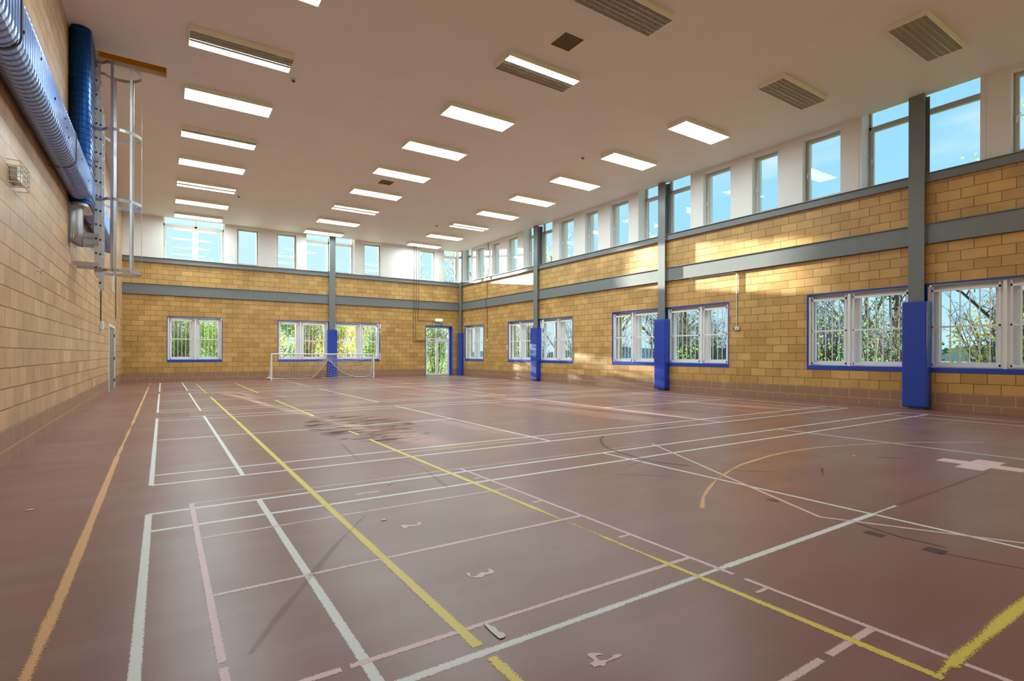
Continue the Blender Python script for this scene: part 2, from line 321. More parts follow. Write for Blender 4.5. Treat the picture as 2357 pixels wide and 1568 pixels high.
# right wall
def low_open(c, a=2.54, b=2.54): return (c - b, c + a, .85, 2.865)
ROW = [low_open(c) for c in CY[:3]] + [(24.93, 27.05, .85, 2.865), low_open(-2.4, 2.54, .5)]
wr = struct(obj('wall_right', wall_holes(PR, YF, YB + .5, 0, 5.37, ROW, .5), M['blkY']))
singles = []; doubles = []
for c in (-2.4, *CY[:3]):
    doubles.append((c - 1.1, c + 1.2))
    for a, b in ((1.7, 2.67), (3.37, 4.15), (4.87, 5.86)): singles.append((c + a, c + b))
doubles[0] = (YF + .3, -1.2)
doubles.append((26.33, 27.5))
TOPS = 7.09
UPR = [(a, b, 5.40, TOPS) for a, b in singles] + [(a, b, 5.40, 7.42) for a, b in doubles]
obj('upper_panel', wall_holes(PR, YF, YB + .5, 5.37, 7.75, UPR, .5), M['white'], wr)
# back wall
BLOW = [(.15, 2.29, .85, 2.865), (4.65, 9.76, .85, 2.865), (12.38, 14.09, 0, 2.845)]
wb = struct(obj('wall_back', wall_holes(PB, XL - .3, XR, 0, 5.37, BLOW, .5), M['blkX']))
BS = [(2.88, 3.80), (4.60, 5.50), (8.87, 9.80), (12.05, 13.0)]; BD = [(.01, 2.37), (5.97, 8.38), (13.55, 14.56)]
UPB = [(a, b, 5.40, TOPS) for a, b in BS] + [(a, b, 5.40, 7.42) for a, b in BD]
obj('upper_panel', wall_holes(PB, XL - .3, XR, 5.37, 7.75, UPB, .5), M['white'], wb)
# left wall (with a door opening) and the wall behind the camera
def PL(u, d, z): return (XL - d, u, z)
struct(obj('wall_left', wall_holes(PL, YF, YB, 0, 7.75, [(21.22, 23.66, 0, 2.14)], .3), M['blkL']))
def PF(u, d, z): return (u, YF - d, z)
struct(obj('wall_front', wall_holes(PF, XL - .3, XR + .5, 0, 7.75, [(a, a + 2.3, 5.4, 7.1) for a in (1, 5.2, 9.4)] + [(a, a + 2.1, .85, 2.865) for a in (3, 9)], .3), M['blkX']))
# thin cover strip along the ceiling edge of the left wall and panel joints of the white walls
struct(obj('trim_1', B(XL, XL + .035, YF, YB, CE - .03, CE), M['white']))
# ------------------------------------------------------------------ windows
WN = [0]
def nextwin():
    WN[0] += 1; return struct(empty(f'window_{WN[0]}'))
def frame_rect(bm, P, u0, u1, z0, z1, d0, d1, w, wt=None, wb=None):
    wt = wt or w; wb = wb or w
    wbox(bm, P, u0, u0 + w, d0, d1, z0, z1); wbox(bm, P, u1 - w, u1, d0, d1, z0, z1)
    wbox(bm, P, u0 + w, u1 - w, d0, d1, z1 - wt, z1); wbox(bm, P, u0 + w, u1 - w, d0, d1, z0, z0 + wb)
def handle(P, u, z, d, par):
    bm = bmesh.new(); wbox(bm, P, u - .016, u + .016, d - .012, d, z - .06, z + .05); wbox(bm, P, u - .011, u + .011, d - .045, d - .012, z + .005, z + .03); wbox(bm, P, u - .011, u + .011, d - .05, d - .034, z - .10, z + .03)
    obj('window_handle', bm, M['upvc'], par)
def grille_leaf(P, a, b, par, z0=.99, z1=2.72, d=.055):
    """hinged security grille leaf between a and b"""
    bm = bmesh.new(); t = .026
    for u in (a, b - t): wbox(bm, P, u, u + t, d, d + .03, z0 - .01, z1 + .07)
    for z, h in ((z0, .045), (1.85, .04), (z1 - .05, .05)): wbox(bm, P, a, b, d, d + .03, z, z + h)
    obj('grille_leaf', bm, M['grille'], par)
    n = max(3, int(round((b - a) / .16)))
    bb = bmesh.new()
    for i in range(1, n):
        u = a + (b - a) * i / n; q = [P(u, d + .015, z0), P(u, d + .015, z1 - .02)]
        tube(bb, q, .0115, 6)
    obj('grille_bars', bb, M['grille'], par)
def low_window(P, a, b, posts, leaves, panes, par=None):
    w = nextwin(); zb, zt = .85, 2.865; panes = sorted(panes)
    bm = bmesh.new()      # blue lining
    wbox(bm, P, a, b, -.012, .12, zb, .95); wbox(bm, P, a, b, -.012, .10, zt - .03, zt)
    wbox(bm, P, a, a + .022, -.012, .12, .95, zt - .03); wbox(bm, P, b - .022, b, -.012, .12, .95, zt - .03)
    obj('blue_trim', bm, M['blue'], w)
    bm = bmesh.new()
    for u, ww in posts: wbox(bm, P, u - ww / 2, u + ww / 2, .03, .09, .95, 2.80)
    obj('grille_post', bm, M['grille'], w)
    for l in leaves: grille_leaf(P, *l, w)
    bm = bmesh.new(); wbox(bm, P, a + .022, b - .022, .12, .3, .93, .968); obj('window_sill', bm, M['upvc'], w)
    edges = [a + .022]; bm = bmesh.new(); z0, z1 = .97, 2.835; d0, d1 = .21, .28
    cur = a + .022
    for p0, p1 in panes:
        wbox(bm, P, cur, p0 - .05, d0, d1, z0, z1); cur = p1 + .05
    wbox(bm, P, cur, b - .022, d0, d1, z0, z1)
    for p0, p1 in panes:
        wbox(bm, P, p0 - .05, p1 + .05, d0, d1, z0, 1.03); wbox(bm, P, p0 - .05, p1 + .05, d0, d1, 2.77, z1)
    obj('window_frame', bm, M['upvc'], w)
    for p0, p1 in panes:
        bm = bmesh.new(); frame_rect(bm, P, p0 - .055, p1 + .055, 1.02, 2.78, d0 - .02, d1 + .01, .055, .055, .055); sa = obj('sash', bm, M['upvc'], w)
        obj('glass_pane', WB(P, p0 - .005, p1 + .005, d0 + .02, d0 + .034, 1.07, 2.73), M['glass'], sa)
    return w
def pair_window(P, c):
    """a wide opening with the column standing in front of its middle: two windows"""
    for s in (1, -1):
        f = lambda x: c + s * x
        def so(x, y): return tuple(sorted((f(x), f(y))))
        a, b = so(.15, 2.54)
        low_window(P, a, b, [(f(.19), .05), (f(1.50), .06), (f(2.49), .05)], [so(.235, 1.42), so(1.58, 2.43)], [so(.33, 1.31), so(1.70, 2.42)])
    # grey back flange of the column seen in the gap between the two windows
for c in CY[:3]: pair_window(PR, c)
low_window(PR, -2.9, .14, [(-2.8, .05), (-1.3, .06), (.09, .05)], [(-2.75, -1.4), (-1.2, .03)], [(-2.6, -1.5), (-1.1, 0)])
low_window(PR, 24.93, 27.05, [(24.98, .05), (25.98, .06), (27.0, .05)], [(25.05, 25.92), (26.04, 26.93)], [(25.14, 25.83), (26.15, 26.86)])
low_window(PB, .15, 2.29, [(.20, .05), (1.22, .06), (2.24, .05)], [(.26, 1.15), (1.29, 2.18)], [(.33, 1.03), (1.40, 2.11)])
pair_window(PB, BX)
def upper_single(P, a, b, flip):
    w = nextwin(); d0, d1 = .20, .26
    bm = bmesh.new(); frame_rect(bm, P, a, b, 5.40, TOPS, d0, d1, .05); obj('window_frame', bm, M['clframe'], w)
    bm = bmesh.new(); frame_rect(bm, P, a + .03, b - .03, 5.43, TOPS - .03, d0 - .018, d1 - .01, .055); s = obj('sash', bm, M['clframe'], w)
    obj('glass_pane', WB(P, a + .08, b - .08, d0 + .02, d0 + .03, 5.48, TOPS - .08), M['glass'], s)
    obj('window_board', WB(P, a, b, .0, d0, 5.375, 5.405), M['white'], w)
    if (P is PR): handle(P, b - .058, 6.15, d0 - .018, s)
    else: handle(P, b - .058, 6.15, d0 - .018, s)
def upper_double(P, a, b, mull, n=2):
    w = nextwin(); d0, d1 = .40, .47; zt = 7.42
    bm = bmesh.new(); frame_rect(bm, P, a, b, 5.40, zt, d0, d1, .05)
    wbox(bm, P, a, b, d0, d1, 6.92, 7.0)
    if mull: wbox(bm, P, mull - .05, mull + .05, d0, d1, 5.40, zt)
    obj('window_frame', bm, M['clframe'], w)
    spans = [(a + .05, mull - .05), (mull + .05, b - .05)] if mull else [(a + .05, b - .05)]
    for p, q in spans:
        bm = bmesh.new(); frame_rect(bm, P, p - .01, q + .01, 5.44, 6.93, d0 - .02, d1 - .01, .065); s = obj('sash', bm, M['clframe'], w)
        obj('glass_pane', WB(P, p + .05, q - .05, d0 + .02, d0 + .03, 5.50, 6.87), M['glass'], s)
        obj('glass_pane', WB(P, p, q, d0 + .02, d0 + .03, 7.0, zt - .05), M['glass'], w)
        handle(P, (q - .03) if q == b - .05 else (p + .03), 6.15, d0 - .02, s)
    obj('window_board', WB(P, a, b, 0, d0, 5.375, 5.405), M['white'], w)
for a, b in singles: upper_single(PR, a, b, 1)
for a, b in doubles:
    upper_double(PR, a, b, (a + b) / 2 if (b - a) > 1.5 else None)
for a, b in BS: upper_single(PB, a, b, 1)
for a, b in BD: upper_double(PB, a, b, (1.24 if a < 1 else (a + b) / 2) if b - a > 1.5 else None)
# window_n for the wall behind the camera
for a in (1, 5.2, 9.4):
    w = nextwin(); bm = bmesh.new(); frame_rect(bm, PF, a, a + 2.3, 5.4, 7.1, .15, .2, .06); wbox(bm, PF, a + 1.1, a + 1.2, .15, .2, 5.4, 7.1); obj('window_frame', bm, M['clframe'], w); obj('glass_pane', WB(PF, a, a + 2.3, .17, .18, 5.4, 7.1), M['glass'], w)
for a in (3, 9):
    w = nextwin(); bm = bmesh.new(); frame_rect(bm, PF, a, a + 2.1, .85, 2.865, .15, .2, .06); obj('window_frame', bm, M['upvc'], w); obj('glass_pane', WB(PF, a, a + 2.1, .17, .18, .85, 2.865), M['glass'], w)
# thin cover strips beside the wide upper windows
k = 2
for a, b in doubles[1:4]:
    for u in (a - .09, b + .07):
        struct(obj(f'trim_{k}', WB(PR, u, u + .02, -.006, 0, 5.40, CE), M['white'])); k += 1
for a, b in BD[:2]:
    for u in (a - .09, b + .07):
        struct(obj(f'trim_{k}', WB(PB, u, u + .02, -.006, 0, 5.40, CE), M['white'])); k += 1
# ------------------------------------------------------------------ doors
d1_ = struct(empty('door_1'))
bm = bmesh.new(); wbox(bm, PB, 12.38, 12.41, -.012, .30, 0, 2.845); wbox(bm, PB, 14.06, 14.09, -.012, .30, 0, 2.845); wbox(bm, PB, 12.41, 14.06, -.012, .30, 2.80, 2.845)
wbox(bm, PB, 14.0, 14.06, .18, .24, 0, 2.8); obj('blue_trim', bm, M['blue'], d1_)
bm = bmesh.new(); D0, D1 = .22, .29
wbox(bm, PB, 12.41, 12.49, D0, D1, 0, 2.80); wbox(bm, PB, 13.93, 14.0, D0, D1, 0, 2.80); wbox(bm, PB, 12.49, 13.93, D0, D1, 2.72, 2.80); wbox(bm, PB, 12.49, 13.93, D0, D1, 2.02, 2.14)
wbox(bm, PB, 12.49, 13.93, D0, D1, 0, .03); obj('door_frame', bm, M['upvc'], d1_)
obj('glass_pane', WB(PB, 12.49, 13.93, .25, .26, 2.14, 2.72), M['glass'], d1_)
for a, b in ((12.49, 13.20), (13.20, 13.93)):
    bm = bmesh.new(); frame_rect(bm, PB, a, b, .03, 2.02, D0 - .02, D1 - .02, .075, .08, .09); lf = obj('door_leaf', bm, M['upvc'], d1_)
    obj('glass_pane', WB(PB, a + .07, b - .07, .24, .25, .1, 1.95), M['glass'], lf)
    bb = bmesh.new()
    for i in range(4): tube(bb, [PB(a + .15 + i * .14, .33, .1), PB(a + .15 + i * .14, .33, 1.95)], .009, 6)
    obj('door_bars', bb, M['upvc'], lf)
bm = bmesh.new(); wbox(bm, PB, 12.80, 13.05, .14, .2, 2.03, 2.09); tube(bm, [PB(12.82, .15, 2.04), PB(12.80, .10, 1.97), PB(13.12, .17, 1.96)], .01, 6); obj('door_closer', bm, M['galv'], d1_)
bm = bmesh.new(); wbox(bm, PB, 12.68, 12.88, .17, .2, 1.46, 1.50); obj('sticker', bm, M['blue'], d1_)
bm = bmesh.new(); wbox(bm, PB, 12.74, 12.79, .14, .2, 1.02, 1.10); obj('door_handle', bm, M['black'], d1_)
d2_ = struct(empty('door_2'))
bm = bmesh.new()
for a, b, z0, z1 in ((21.18, 21.30, 0, 2.19), (23.58, 23.70, 0, 2.19), (21.30, 23.58, 2.09, 2.19)): box(bm, XL - .1, XL + .012, a, b, z0, z1)
obj('door_frame', bm, M['doorfr'], d2_)
lf = obj('door_leaf', B(XL - .06, XL - .012, 21.30, 23.58, 0, 2.09), M['door'], d2_)
bm = bmesh.new()
for z in (.28, 1.05, 1.85): box(bm, XL - .012, XL + .012, 23.50, 23.58, z - .05, z + .05)
obj('hinge', bm, M['black'], d2_)
bm = bmesh.new(); box(bm, XL - .012, XL + .03, 21.42, 21.5, .98, 1.02); obj('door_handle', bm, M['galv'], lf)
# ------------------------------------------------------------------ steel
def column(P, c, front, base, top, name, label):
    e_ = empty(name, P(c, 0, 0)); tag(e_, label, 'column', 'grey steel columns')
    o_ = Vector(e_.location)
    def Q(u, d, z): v = Vector(P(u, d, z)) - o_; return (v.x, v.y, v.z)
    bm = bmesh.new(); w = .155
    wbox(bm, Q, c - w, c + w, front, front + .016, base, top); wbox(bm, Q, c - w, c + w, front + .29, front + .306, base, top)
    obj('flange', bm, M['steel'], e_)
    bm = bmesh.new(); wbox(bm, Q, c - .006, c + .006, front + .016, front + .29, base, top); obj('web', bm, M['steel'], e_)
    return e_
CN = ['nearest', 'second', 'third']
for c, nm in zip(CY[:3], ('nearest grey steel column on the right wall', 'second grey steel column from the front on the right wall', 'third grey steel column from the front on the right wall')):
    column(PR, c, -.14, 0, CE, 'steel_column', nm)
def corner(x0, x1, y0, y1, z0, z1):
    bm = bmesh.new(); box(bm, x0, x1, y0, y0 + .014, z0, z1); box(bm, x0, x1, y1 - .014, y1, z0, z1); box(bm, (x0 + x1) / 2 - .006, (x0 + x1) / 2 + .006, y0, y1, z0, z1); return bm
cc = empty('steel_column', (14.46, 27.4, 0)); tag(cc, 'slim grey steel column in the far corner beside the fire exit', 'column', 'grey steel columns')
obj('flange', B(-.02, -.004, -.13, .13, 0, CE), M['steel'], cc); obj('web', B(-.004, .116, -.006, .006, 0, CE), M['steel'], cc)
column(PB, BX, -.14, 0, CE, 'steel_column', 'grey steel column standing on the back wall behind the goal')
# horizontal beams, one object per span
def beam(P, a, b, z0, z1, label, name='steel_beam'):
    e_ = empty(name, P((a + b) / 2, 0, z0)); tag(e_, label, 'beam', 'grey steel beams along the walls'); o_ = Vector(e_.location)
    def Q(u, d, z): v = Vector(P(u, d, z)) - o_; return (v.x, v.y, v.z)
    bm = bmesh.new(); wbox(bm, Q, a, b, -.055, 0.02, z0 + .014, z1 - .014); obj('web', bm, M['steel'], e_)
    bm = bmesh.new(); wbox(bm, Q, a, b, -.095, .0, z1 - .014, z1); obj('flange', bm, M['steel'], e_)
    bm = bmesh.new(); wbox(bm, Q, a, b, -.095, .0, z0, z0 + .014); obj('flange', bm, M['steel'], e_)
    for u, s in ((a, 1), (b, -1)):
        bm = bmesh.new(); wbox(bm, Q, u, u + s * .014, -.115, 0, z0 + .01, z1 - .01); pl_ = obj('end_plate', bm, M['steel'], e_)
        bm = bmesh.new(); n = max(2, int((z1 - z0) / .09))
        for i in range(n):
            z = z0 + (z1 - z0) * (i + .5) / n; wbox(bm, Q, u + s * .014, u + s * .034, -.11, -.085, z - .012, z + .012)
        obj('bolt', bm, M['steel'], pl_)
spans = [(YF, CY[0] - .155, 'nearest the camera'), (CY[0] + .155, CY[1] - .155, 'between the first and second columns'), (CY[1] + .155, CY[2] - .155, 'between the second and third columns'), (CY[2] + .155, 27.26, 'between the third column and the far corner')]
for a, b, w in spans:
    beam(PR, a, b, 3.77, 4.23, f'deep grey lower beam on the right wall, {w}')
    beam(PR, a, b, 5.17, 5.375, f'shallow grey upper beam under the right wall windows, {w}')
for a, b, w in [(XL, BX - .155, 'left of the back column'), (BX + .155, 14.42, 'right of the back column')]:
    beam(PB, a, b, 3.77, 4.23, f'deep grey lower beam on the back wall, {w}')
    beam(PB, a, b, 5.17, 5.375, f'shallow grey upper beam under the back wall windows, {w}')
# column pads
def pad(P, c, label, w=.25, z0=.04, z1=2.46, dep=.24):
    e_ = empty('column_pad', P(c, 0, z0)); tag(e_, label, 'padding', 'blue vinyl pads round the columns'); o_ = Vector(e_.location)
    a = Vector(P(c - w, -dep, z0)) - o_; b = Vector(P(c + w, .04, z1)) - o_
    bm = bmesh.new(); box(bm, a.x, b.x, a.y, b.y, a.z, b.z, bev=.035); obj('pad_cover', bm, M['vinyl'], e_, smooth=False)
    a = Vector(P(c - w - .004, -dep * .30, z0 + .05)) - o_; b = Vector(P(c + w + .004, -dep * .30 + .012, z1 - .05)) - o_
    obj('seam', B(a.x, b.x, a.y, b.y, a.z, b.z), M['vinyl'], e_)
pad(PR, CY[0], 'scuffed blue vinyl pad round the nearest column, close to the right edge')
pad(PR, CY[1], 'blue vinyl pad round the second column of the right wall')
pad(PR, CY[2], 'sunlit blue vinyl pad round the third column of the right wall')
pad(PB, BX, 'blue vinyl pad round the back wall column behind the goal', w=.235)
cp = empty('column_pad', (14.45, 27.36, .02)); tag(cp, 'narrow blue pad with side ties in the far corner beside the fire exit', 'padding', 'blue vinyl pads round the columns')
bm = bmesh.new(); tube(bm, [(0, 0, 0), (0, 0, 2.42)], .17, 10); obj('pad_cover', bm, M['vinyl'], cp)
for z in (.25, .9, 1.6, 2.25): obj('tie', B(-.2, .1, -.012, .012, z - .012, z + .012), M['vinyl'], cp)
# ------------------------------------------------------------------ ceiling lights
ROWX = {'left': .39, 'middle': 5.67, 'right': 10.96}
GY = [3.69, 6.20, 8.70, 11.23, 13.75, 16.28, 18.80, 21.33, 23.87, 26.40]
LIT = {'left': {1: (1, 1, 1), 2: (1, 1, 1), 3: (0, 0, 1), 4: (1, 1, 1), 5: (0, 1, 1), 6: (1, 1, 1), 7: (1, 0, 1), 8: (1, 1, 1), 9: (1, 1, 1)},
       'middle': {0: (1, 1, 1), 1: (0, 0, 0), 2: (1, 0, 0), 3: (1, 1, 1), 4: (1, 1, 1), 5: (1, 1, 1), 6: (1, 1, 1), 7: (1, 0, 1), 8: (1, 1, 1), 9: (1, 0, 1)},
       'right': {0: (0, 0, 0), 1: (0, 0, 0), 2: (1, 1, 1), 3: (1, 1, 1), 4: (1, 1, 1), 5: (1, 1, 1), 6: (1, 1, 1), 7: (1, 0, 1), 8: (1, 1, 1), 9: (1, 1, 1)}}
LW, LD, LH = 1.80, .60, .10
protos = {}
def light_proto(st):
    e_ = empty('ceiling_light')
    bm = bmesh.new(); box(bm, 0, LW, 0, .012, -LH, 0); box(bm, 0, LW, LD - .012, LD, -LH, 0); box(bm, 0, .012, .012, LD - .012, -LH, 0); box(bm, LW - .012, LW, .012, LD - .012, -LH, 0); box(bm, .012, LW - .012, .012, LD - .012, -.012, 0)
    obj('housing', bm, M['housing'], e_)
    wb_ = (LD - .024) / 3
    for i in range(3):
        y0 = .012 + wb_ * i; y1 = y0 + wb_
        if st[i]:
            bm = bmesh.new(); v = [bm.verts.new(p) for p in ((.014, y0 + .003, -LH + .004), (LW - .014, y0 + .003, -LH + .004), (LW - .014, y1 - .003, -LH + .004), (.014, y1 - .003, -LH + .004))]
            bm.faces.new(v[::-1])
            o = obj('lit_tube_bay', bm, M['lamp'], e_)
        else:
            bm = bmesh.new(); n = 38; zb, zt = -LH + .002, -LH + .042
            for k in range(n + 1):
                x = .014 + (LW - .03) * k / n; box(bm, x, x + .002, y0, y1, zb, zt)
            ym = (y0 + y1) / 2
            for y in (y0 + .001, ym - .002, y1 - .005): box(bm, .014, LW - .014, y, y + .004, zb - .001, zt)
            o = obj('louvre', bm, M['alu'], e_)
            bm = bmesh.new()      # curved reflector trough behind the louvre
            for q in range(6):
                a0, a1 = math.pi * q / 6, math.pi * (q + 1) / 6
                p = lambda a: (ym - math.cos(a) * (wb_ / 2 - .004), zt + .004 + math.sin(a) * .022)
                (ya, za), (yb, zb2) = p(a0), p(a1)
                v = [bm.verts.new(w_) for w_ in ((.014, ya, za), (LW - .014, ya, za), (LW - .014, yb, zb2), (.014, yb, zb2))]; bm.faces.new(v[::-1])
            obj('reflector', bm, M['alu'], e_)
            tb = T([(.06, ym, zt + .006), (LW - .06, ym, zt + .006)], .0075, 8); obj('tube', tb, M['lens'], e_)
    return e_
def copy_thing(src, loc, label, group):
    c = src.copy(); COL.objects.link(c); c.location = loc; c['label'] = label
    for ch in list(src.children):
        q = ch.copy(); COL.objects.link(q); q.parent = c
        for g_ in ch.children:
            w_ = g_.copy(); COL.objects.link(w_); w_.parent = q
    return c
ORD = ['nearest', 'second', 'third', 'fourth', 'fifth', 'sixth', 'seventh', 'eighth', 'ninth', 'tenth']
DESC = {(1, 1, 1): 'fully lit', (0, 0, 1): 'half lit', (0, 1, 1): 'mostly lit', (1, 0, 1): 'dark striped lit', (1, 0, 0): 'one third lit', (0, 0, 0): 'unlit louvred'}
first = {}
for row, dct in LIT.items():
    ks = sorted(dct)
    for k in ks:
        st = dct[k]; back = ORD[9 - k] if k < 9 else 'nearest'
        place = f'closest to the back wall in the {row} row' if k == 9 else f'{back} from the back wall in the {row} row'
        lab = f'{DESC[st]} ceiling light, {place}'
        loc = (ROWX[row], GY[k], CE)
        if st not in first:
            p_ = light_proto(st); p_.location = loc; tag(p_, lab, 'ceiling light', 'rectangular ceiling lights in three rows'); first[st] = p_
        else: copy_thing(first[st], loc, lab, None)
# ceiling vents
for (x0, x1, y0, y1), lab in zip(VENTS, ('square brown ceiling vent between the two nearest middle row lights', 'small square brown ceiling vent far back beside the middle row')):
    v = empty('ceiling_vent', ((x0 + x1) / 2, (y0 + y1) / 2, CE)); tag(v, lab, 'vent', 'ceiling vents')
    w_, h_ = (x1 - x0) / 2, (y1 - y0) / 2
    bm = bmesh.new(); box(bm, -w_ - .03, w_ + .03, -h_ - .03, -h_, -.01, 0); box(bm, -w_ - .03, w_ + .03, h_, h_ + .03, -.01, 0); box(bm, -w_ - .03, -w_, -h_, h_, -.01, 0); box(bm, w_, w_ + .03, -h_, h_, -.01, 0)
    obj('vent_frame', bm, M['housing'], v); obj('vent_mesh', B(-w_, w_, -h_, h_, .01, .02), M['filter'], v)
# smoke detectors
for (x, y), lab in {(2.36, 12.24): 'small white smoke detector beside the left row, near the front', (2.39, 22.44): 'small white smoke detector beside the left row, far back', (10.6, 12.21): 'small white smoke detector beside the right row, near the front', (10.6, 22.45): 'small white smoke detector beside the right row, far back'}.items():
    d_ = empty('smoke_detector', (x, y, CE)); tag(d_, lab, 'smoke detector', 'smoke detectors')
    bm = bmesh.new(); bmesh.ops.create_cone(bm, segments=20, radius1=.05, radius2=.06, depth=.03, cap_ends=True, matrix=Matrix.Translation((0, 0, -.015))); obj('base', bm, M['boxw'], d_, True)
    bm = bmesh.new(); bmesh.ops.create_cone(bm, segments=20, radius1=.026, radius2=.04, depth=.03, cap_ends=True, matrix=Matrix.Translation((0, 0, -.045))); obj('sensor', bm, M['filter'], d_, True)
# open hatch in the ceiling by the ladder
h = struct(empty('trim_20')); x0, x1, y0, y1 = HATCH
bm = bmesh.new(); box(bm, x0, x0 + .015, y0, y1, CE + .002, CE + .4); box(bm, x1 - .015, x1, y0, y1, CE + .002, CE + .4); box(bm, x0 + .015, x1 - .015, y0, y0 + .015, CE + .002, CE + .4); box(bm, x0 + .015, x1 - .015, y1 - .015, y1, CE + .10, CE + .4); box(bm, x0, x1, y0, y1, CE + .4, CE + .42)
obj('hatch_lining', bm, M['ochre'], h); obj('hatch_batten', B(x0 + .016, x1 - .016, y1 - .04, y1 - .001, CE + .002, CE + .10), M['wood'], h)
# ------------------------------------------------------------------ duct work on the left wall
def oval(n, hw, z0, z1):
    """flat-oval section: half width hw, straight from z0 to z1"""
    pts = []
    for i in range(n + 1): a = -math.pi + math.pi * i / n; pts.append((math.cos(a) * hw, z0 + math.sin(a) * hw))
    for i in range(n + 1): a = math.pi * i / n; pts.append((math.cos(a) * hw, z1 + math.sin(a) * hw))
    return pts
def ribbed(bm, sec, place, length, pitch=.11, h=.009, step=4):
    t = 0; rings = []
    ts = []
    while t < length: ts += [(t, 0), (t + pitch * .42, 0), (t + pitch * .48, h), (t + pitch * .62, h), (t + pitch * .68, 0)]; t += pitch
    ts = [q for q in ts if q[0] < length] + [(length, 0)]
    cx = sum(p[0] for p in sec) / len(sec); cz = sum(p[1] for p in sec) / len(sec)
    for t, hh in ts:
        rr = []
        for a, b in sec:
            # outward push along the section normal (approximately)
            zc = min(max(b, sec_z[0]), sec_z[1]); na, nb = a, b - zc; l = math.hypot(na, nb) or 1
            rr.append(bm.verts.new(place(a + na / l * hh, b + nb / l * hh, t)))
        rings.append(rr)
    n = len(sec)
    for A, C in zip(rings, rings[1:]):
        for j in range(n): bm.faces.new((A[j], A[(j + 1) % n], C[(j + 1) % n], C[j]))
    bm.faces.new(rings[0][::-1]); bm.faces.new(rings[-1])
duct = empty('air_duct', (XL, 12.8, 4.35)); tag(duct, 'blue tinted spiral metal air duct along the left wall with a riser to the ceiling', 'duct')
ox, oy, oz = duct.location
sec_z = (4.17, 4.52)
bm = bmesh.new(); ribbed(bm, oval(10, .15, *sec_z), lambda a, b, t: (-1.265 + a - ox, YF + .1 + t - oy, b - oz), 12.35 - YF - .1 + .45); obj('horizontal_duct', bm, M['duct'], duct)
bm = bmesh.new(); ribbed(bm, oval(10, .15, *sec_z), lambda a, b, t: (-1.265 + a - ox, 12.8 + t - oy, b - oz), 5.75); obj('far_duct', bm, M['duct'], duct)
sec_z = (12.50, 13.12)
bm = bmesh.new(); ribbed(bm, oval(10, .155, *sec_z), lambda a, b, t: (-1.27 + a - ox, b - oy, 3.98 + t - oz), CE - 3.985); obj('duct_riser', bm, M['riser'], duct)
bm = bmesh.new()
pts = [( -1.28 + a, b) for a, b in oval(10, .13, 12.5, 13.12)]; poly(bm, [(x - ox, y - oy) for x, y in pts], 3.93 - oz, 3.98 - oz); obj('riser_cap', bm, M['galv'], duct)
for y in (3.0, 6.62, 10.35, 14.6, 16.5):       # straps
    s_ = [(-1.26 + a * 1.06, b) for a, b in oval(8, .15, 4.17, 4.52)]; bm = bmesh.new()
    tube(bm, [(x - ox, y - oy, z - oz) for x, z in s_], .009, 6, closed=True); tube(bm, [(XL + .012 - ox, y - oy, 4.02 - oz), (-1.3 - ox, y - oy, 4.005 - oz)], .008, 6); obj('duct_strap', bm, M['wire'], duct)
bm = bmesh.new()
s_ = [(-1.265 + a * 1.0, b) for a, b in oval(8, .155, 12.5, 13.12)]; tube(bm, [(x - ox, y - oy, 4.72 - oz) for x, y in s_], .009, 6, closed=True); obj('duct_strap', bm, M['wire'], duct)
for y, z in ((5.9, 4.4), (7.6, 4.42), (9.3, 4.4), (9.45, 4.33), (9.6, 4.25), (11.1, 4.4), (12.0, 4.3), (6.75, 4.28), (8.5, 4.35)):
    bm = bmesh.new(); box(bm, -1.117 - ox, -1.10 - ox, y - oy - .012, y - oy + .012, z - oz - .012, z - oz + .012); obj('screw', bm, M['black'], duct)
# crumpled metal sleeve under the riser
g_ = empty('metal_sleeve', (XL, 12.3, 3.3)); tag(g_, 'open bright metal sleeve bent round the wall below the duct riser', 'metal sheet')
bm = bmesh.new(); random.seed(4); A = []
for j in range(6):
    z = j * .145; row_ = []
    for i in range(15):
        a = math.pi * i / 14; rr = .155 + .006 * math.sin(i * 2.3 + j * .7) ; row_.append(bm.verts.new((.0 + math.sin(a) * rr * 1.25 + .005, .32 - math.cos(a) * rr * 1.0 - .02 * math.sin(j), z - (.1 * math.sin(a) if j == 0 else 0))))
    A.append(row_)
for P0, P1 in zip(A, A[1:]):
    for i in range(14): bm.faces.new((P0[i], P0[i + 1], P1[i + 1], P1[i]))
bmesh.ops.solidify(bm, geom=bm.faces[:], thickness=.004)
obj('curved_sheet', bm, M['galv'], g_, True); obj('fixing_flange', B(0, .006, .08, .17, -.02, .74), M['galv'], g_)
# ------------------------------------------------------------------ caged ladder
lad = empty('caged_ladder', (XL, 13.4, 2.5)); tag(lad, 'galvanised wall ladder with safety hoops rising to the open ceiling hatch', 'ladder')
lx, ly, lz = lad.location
def lb(x0, x1, y0, y1, z0, z1): return B(x0 - lx, x1 - lx, y0 - ly, y1 - ly, z0 - lz, z1 - lz)
for y0 in (13.19, 13.60):
    obj('stile', lb(-1.13, -1.067, y0, y0 + .028, 2.77, 7.12), M['rail'], lad)
    obj('stile', lb(-1.063, -1.0, y0, y0 + .028, 2.51, 6.12), M['rail'], lad)
for k in range(15):
    z = 2.92 + k * .283; bm = bmesh.new(); box(bm, -1.112 - lx, -1.086 - lx, 13.218 - ly, 13.60 - ly, z - .013 - lz, z + .013 - lz); obj('rung', bm, M['rail'], lad)
    bm = bmesh.new(); box(bm, -1.115 - lx, -1.085 - lx, 13.184 - ly, 13.19 - ly, z - .015 - lz, z + .015 - lz)
    obj('rung_end', bm, M['black'], lad)
